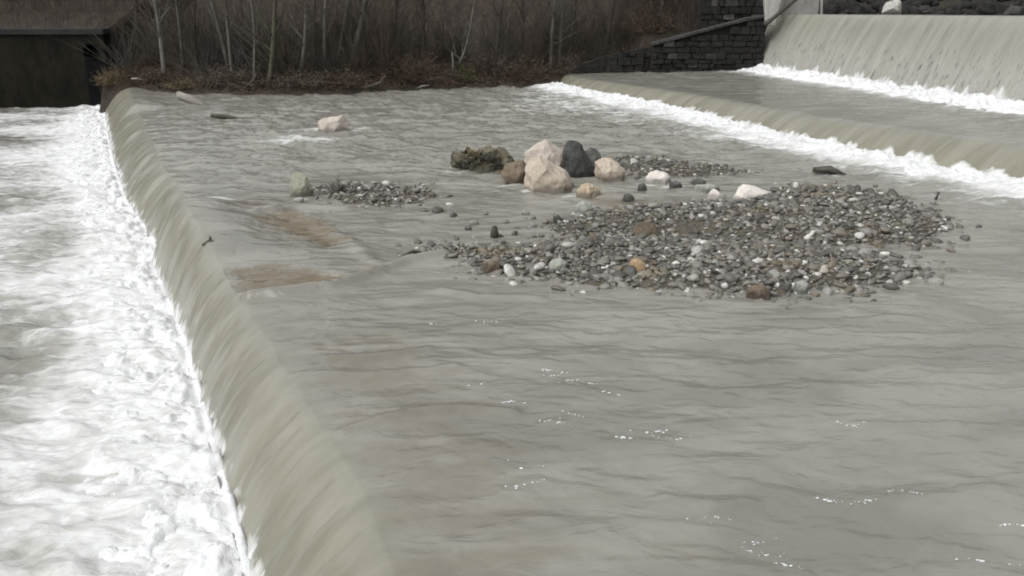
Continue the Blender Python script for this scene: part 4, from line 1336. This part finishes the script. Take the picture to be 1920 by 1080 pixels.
tree('left one of the pale twin trunks near the middle weir', 1036, 116, 1038, 8, M_BARK, 18, 1.8)
tree('right one of the pale twin trunks near the middle weir', 1051, 114, 1053, 8, M_BARK, 19, 2.0)
tree('thin dark tree right of the pale twin trunks', 1072, 105, 1080, 6, M_BARKD, 20, 2.8)
tree('dark tree behind the low stone wall at the middle weir', 1135, 100, 1150, 9, M_BARKD, 21, 2.6)
tree('wide twiggy russet tree hanging over the sloping wing wall', 1232, 85, 1240, 9, M_BARKD, 22, 2.4, twigs=M_RED, spread=1.5)
tree('dark tree behind the coping of the retaining wall', 248, 100, 252, 8, M_BARKD, 23, 4.2)
tree('bare tree above the drain hole on the retaining wall', 130, 40, 138, 9, M_BARKD, 24, 3.2)
tree('bare tree farthest left above the retaining wall', 40, 40, 30, 9, M_BARKD, 25, 3.2)

def bush(label, px, off, w, h, mat, seed, n=160, name='shrub', cat='bush', thick=0.012):
    Y = 46.0
    for _ in range(6):
        x = (px - 960) / F_PX * (Y * math.cos(PITCH) + (CAM_H - 0.6) * math.sin(PITCH))
        Y = float(shore(np.array([x]))[0]) + off
    t = empty(name, (x, Y, bz(x, Y) - 0.05)); tag(t, label, cat)
    r = random.Random(seed)
    mb = MB(); lf = MB()
    for i in range(n):
        a = r.uniform(0, 6.28); e = r.uniform(0.1, 1.45)
        L = h * r.uniform(0.6, 1.15)
        s = Vector((r.uniform(-.3, .3) * w, r.uniform(-.2, .2) * w, 0))
        d = Vector((math.cos(a) * math.cos(e) * w / h * 0.8, math.sin(a) * math.cos(e) * w / h * 0.6, math.sin(e)))
        p1 = s + d * L * 0.5 + Vector((r.uniform(-.1, .1), 0, 0.12 * h)); p2 = s + d * L + Vector((0, 0, -0.12 * h * math.cos(e)))
        mb.tube([s, p1, p2], [thick, thick * 0.8, thick * 0.35], 3, False)
        for k in range(3):
            q = s.lerp(p2, r.uniform(0.3, 1)) + Vector((r.uniform(-.12, .12), r.uniform(-.12, .12), r.uniform(-.05, .15)))
            u = Vector((r.uniform(-1, 1), r.uniform(-1, 1), r.uniform(-1, 1))).normalized() * 0.05; v = u.orthogonal().normalized() * 0.028
            b = len(lf.v); lf.v += [tuple(q - u), tuple(q + v), tuple(q + u), tuple(q - v)]; lf.f.append((b, b + 1, b + 2, b + 3))
    link('stems', mb.mesh('stems', False), mat, t)
    link('leaves', lf.mesh('leaves', False), mat, t)
    return t
bush('russet bramble bush at the water edge right of centre of the bank', 765, 1.3, 3.4, 1.7, M_RED, 1, 300)
bush('reddish brown bramble bush below the thickest trunk', 640, 1.0, 2.6, 1.0, M_RED, 2, 200)
bush('low brown bush at the foot of the slender pale tree', 560, 0.8, 2.4, 0.8, M_TWIG, 3, 180)
bush('olive green weeds around the pale rock at the water edge', 868, 0.9, 1.1, 0.9, M_WEED, 4, 160, 'weed_clump', 'weeds')
bush('rusty brown bush left of the dark gap at the middle weir', 985, 0.8, 2.4, 1.4, M_RED, 5, 240)
bush('dry reddish grass tuft on the bank corner beside the weir end', 212, 0.35, 1.4, 0.9, M_STRAW, 6, 140, 'grass_tuft', 'grass')
bush('straw coloured grass tuft behind the pale split log', 345, 0.5, 1.5, 0.6, M_STRAW, 7, 120, 'grass_tuft', 'grass')
bush('tangled brown bush under the low forked tree', 420, 1.0, 2.8, 1.0, M_TWIG, 8, 220)
bush('small russet bush on the bank corner under the pale leaning tree', 290, 0.9, 1.8, 0.8, M_RED, 9, 160)
bush('dark bush filling the bank right of the russet bramble', 915, 1.4, 2.4, 1.6, M_TWIG, 10, 220)
bush('dark overhanging bush above the gap at the end of the middle weir', 1060, 1.3, 2.2, 1.5, M_TWIG, 11, 220)
bush('brown twiggy bush on the slope behind the low stone wall', 1150, 2.2, 3.4, 2.0, M_TWIG, 12, 260)
bush('russet bush left of the wing wall coping', 1215, 2.0, 2.6, 1.8, M_RED, 13, 240)

# stranded pale things on the bank
a = at_depth(247, 148, 45.4); b = at_depth(274, 150, 45.3)
log('log', 'short white bleached log lying on the bank corner', [a, (a + b) / 2 + Vector((0, 0, 0.02)), b], [0.05, 0.07, 0.05], M_CONC, seed=3)
a = at_depth(848, 98, 46.6)
log('stump', 'short pale broken stem standing in the olive weeds', [a + Vector((0, 0, -1.1)), a + Vector((0.03, 0, -0.6)), a], [0.07, 0.06, 0.04], M_BARKP, 'stump')
a = at_depth(690, 163, 43.9); b = at_depth(712, 155, 43.8)
log('branch', 'bent grey branch lying at the water line below the bushes', [at_depth(660, 168, 43.6), a, b, at_depth(722, 142, 43.9)], [0.05, 0.06, 0.05, 0.02], M_BARK, 'branch')
a = at_depth(782, 165, 44.3); b = at_depth(805, 160, 44.4)
log('branch', 'short pale branch lying at the water line under the russet bramble', [a, (a + b) / 2 + Vector((0, 0, .03)), b], [0.04, 0.06, 0.03], M_BARKP, 'branch')
a = at_depth(435, 172, 43.0); b = at_depth(475, 150, 43.4)
log('branch', 'curved grey branch rising from the water below the forked tree', [a, at_depth(458, 166, 43.1), b, at_depth(480, 138, 43.6)], [0.05, 0.05, 0.04, 0.02], M_BARK, 'branch')

# the thicket as a mass: thousands of stems and fallen leaves behind the front trees
def mass_stems(name, label, n, seed, mat, xr, offr, hr_, thick, tilt=0.5, clumps=0):
    r = np.random.default_rng(seed)
    x = r.uniform(xr[0], xr[1], n); y = shore(x) + r.uniform(offr[0], offr[1], n)
    if clumps:      # stools of stems fanning out of one root
        ci = r.integers(0, clumps, n); cx = r.uniform(xr[0], xr[1], clumps); co = r.uniform(offr[0], offr[1], clumps)
        x = cx[ci] + r.normal(0, 0.22, n); y = shore(x) + co[ci] + r.normal(0, 0.22, n)
    z = bank_z(x, y) - 0.05
    L = r.uniform(hr_[0], hr_[1], n); a = r.uniform(0, 2 * math.pi, n); tl = np.abs(r.normal(0, tilt, n))
    if clumps: L = L * r.uniform(0.55, 1.15, clumps)[ci]
    d = np.stack([np.cos(a) * np.sin(tl), np.sin(a) * np.sin(tl) * 0.7, np.cos(tl)], 1)
    p0 = np.stack([x, y, z], 1)
    bend = np.stack([r.normal(0, 0.28, n), r.normal(0, 0.2, n), 0 * x], 1) * L[:, None]
    rings = []
    for q, rr in ((0, 1.0), (0.4, 0.8), (0.75, 0.55), (1.0, 0.2)):
        c = p0 + d * (L * q)[:, None] + bend * (q * q)
        for k in range(3):
            t = 2 * math.pi * k / 3
            rings.append(c + np.stack([np.cos(t) * thick * rr + 0 * x, np.sin(t) * thick * rr + 0 * x, 0 * x], 1))
    Vv = np.stack(rings, 1)           # n,12,3
    f = []
    for s in range(3):
        for k in range(3):
            k2 = (k + 1) % 3
            f.append((s * 3 + k, s * 3 + k2, s * 3 + 3 + k2, s * 3 + 3 + k))
    f = np.array(f)
    Fq = (f[None] + (np.arange(n) * 12)[:, None, None]).reshape(-1, 4)
    me = bpy.data.meshes.new(name)
    me.vertices.add(n * 12); me.vertices.foreach_set('co', Vv.reshape(-1).astype(np.float32))
    me.loops.add(Fq.size); me.loops.foreach_set('vertex_index', Fq.reshape(-1).astype(np.int32))
    me.polygons.add(len(Fq)); me.polygons.foreach_set('loop_start', np.arange(0, Fq.size, 4, dtype=np.int32)); me.polygons.foreach_set('loop_total', np.full(len(Fq), 4, dtype=np.int32))
    me.update(calc_edges=True)
    tag(link(name, me, mat), label, kind='stuff')
mass_stems('thicket', 'dense dark bare thicket behind the trees of the far bank', 6000, 1, M_TWIG, (-21.5, 9.0), (1.6, 8.0), (1.2, 5.0), 0.016, 0.6, 75)
mass_stems('thicket', 'tangle of leaning grey stems among the trees of the far bank', 2600, 12, M_BARK, (-21.0, 9.0), (1.6, 6.0), (1.5, 4.5), 0.017, 0.8, 40)
mass_stems('thicket', 'bare brush hanging over the sloping wing wall', 1500, 14, M_TWIG, (5.0, 13.0), (-1.1, 1.2), (0.6, 2.2), 0.011, 0.9)
mass_stems('undergrowth', 'brush and dead grass spilling over the bank end beside the pool', 900, 15, M_RED, (-22.6, -19.6), (-0.3, 2.2), (0.3, 0.9), 0.009, 0.9)
mass_stems('undergrowth', 'dark brush hanging over the coping of the retaining wall', 1500, 16, M_TWIG, (-46, -21.8), (-2.6, 1.5), (0.5, 1.5), 0.012, 1.0)
mass_stems('undergrowth', 'low brown undergrowth along the far bank', 4200, 2, M_RED, (-21.8, 3.0), (0.15, 4.0), (0.25, 0.9), 0.009)
mass_stems('thicket', 'bare scrub on the slope above the retaining wall', 1600, 3, M_TWIG, (-48, -22.5), (0.6, 7.0), (0.8, 4.0), 0.016)
mass_stems('thicket', 'bare brown scrub on the slope behind the stone walls', 1500, 4, M_TWIG, (5.5, 15.0), (1.5, 7.0), (0.8, 3.6), 0.014)

def leaf_mass(name, label, n, seed, mat, xr, offr, size):
    r = np.random.default_rng(seed)
    x = r.uniform(xr[0], xr[1], n); y = shore(x) + np.abs(r.normal(0, offr, n)) + 0.1
    z = bank_z(x, y) + 0.03 + np.abs(r.normal(0, 0.05, n))
    c = np.stack([x, y, z], 1)
    u = r.normal(0, 1, (n, 3)); u /= np.linalg.norm(u, axis=1, keepdims=True)
    w = np.cross(u, r.normal(0, 1, (n, 3))); w /= np.linalg.norm(w, axis=1, keepdims=True)
    s = r.uniform(0.6, 1.4, (n, 1)) * size
    Vv = np.stack([c - u * s, c + w * s * .55, c + u * s, c - w * s * .55], 1).reshape(-1, 3)
    me = bpy.data.meshes.new(name)
    me.vertices.add(n * 4); me.vertices.foreach_set('co', Vv.reshape(-1).astype(np.float32))
    me.loops.add(n * 4); me.loops.foreach_set('vertex_index', np.arange(n * 4, dtype=np.int32))
    me.polygons.add(n); me.polygons.foreach_set('loop_start', np.arange(0, n * 4, 4, dtype=np.int32)); me.polygons.foreach_set('loop_total', np.full(n, 4, dtype=np.int32))
    me.update(calc_edges=True)
    tag(link(name, me, mat), label, kind='stuff')
leaf_mass('leaf_litter', 'russet fallen leaves on the far bank', 9000, 5, M_RED, (-22, 3.2), 1.8, 0.06)

for o in bpy.data.objects:      # twigs, leaves and fine branches nobody could count
    if o.parent and o.name.split('.')[0] in ('twigs', 'branches', 'stems', 'leaves', 'roots', 'dry_stalks'):
        o['kind'] = 'stuff'
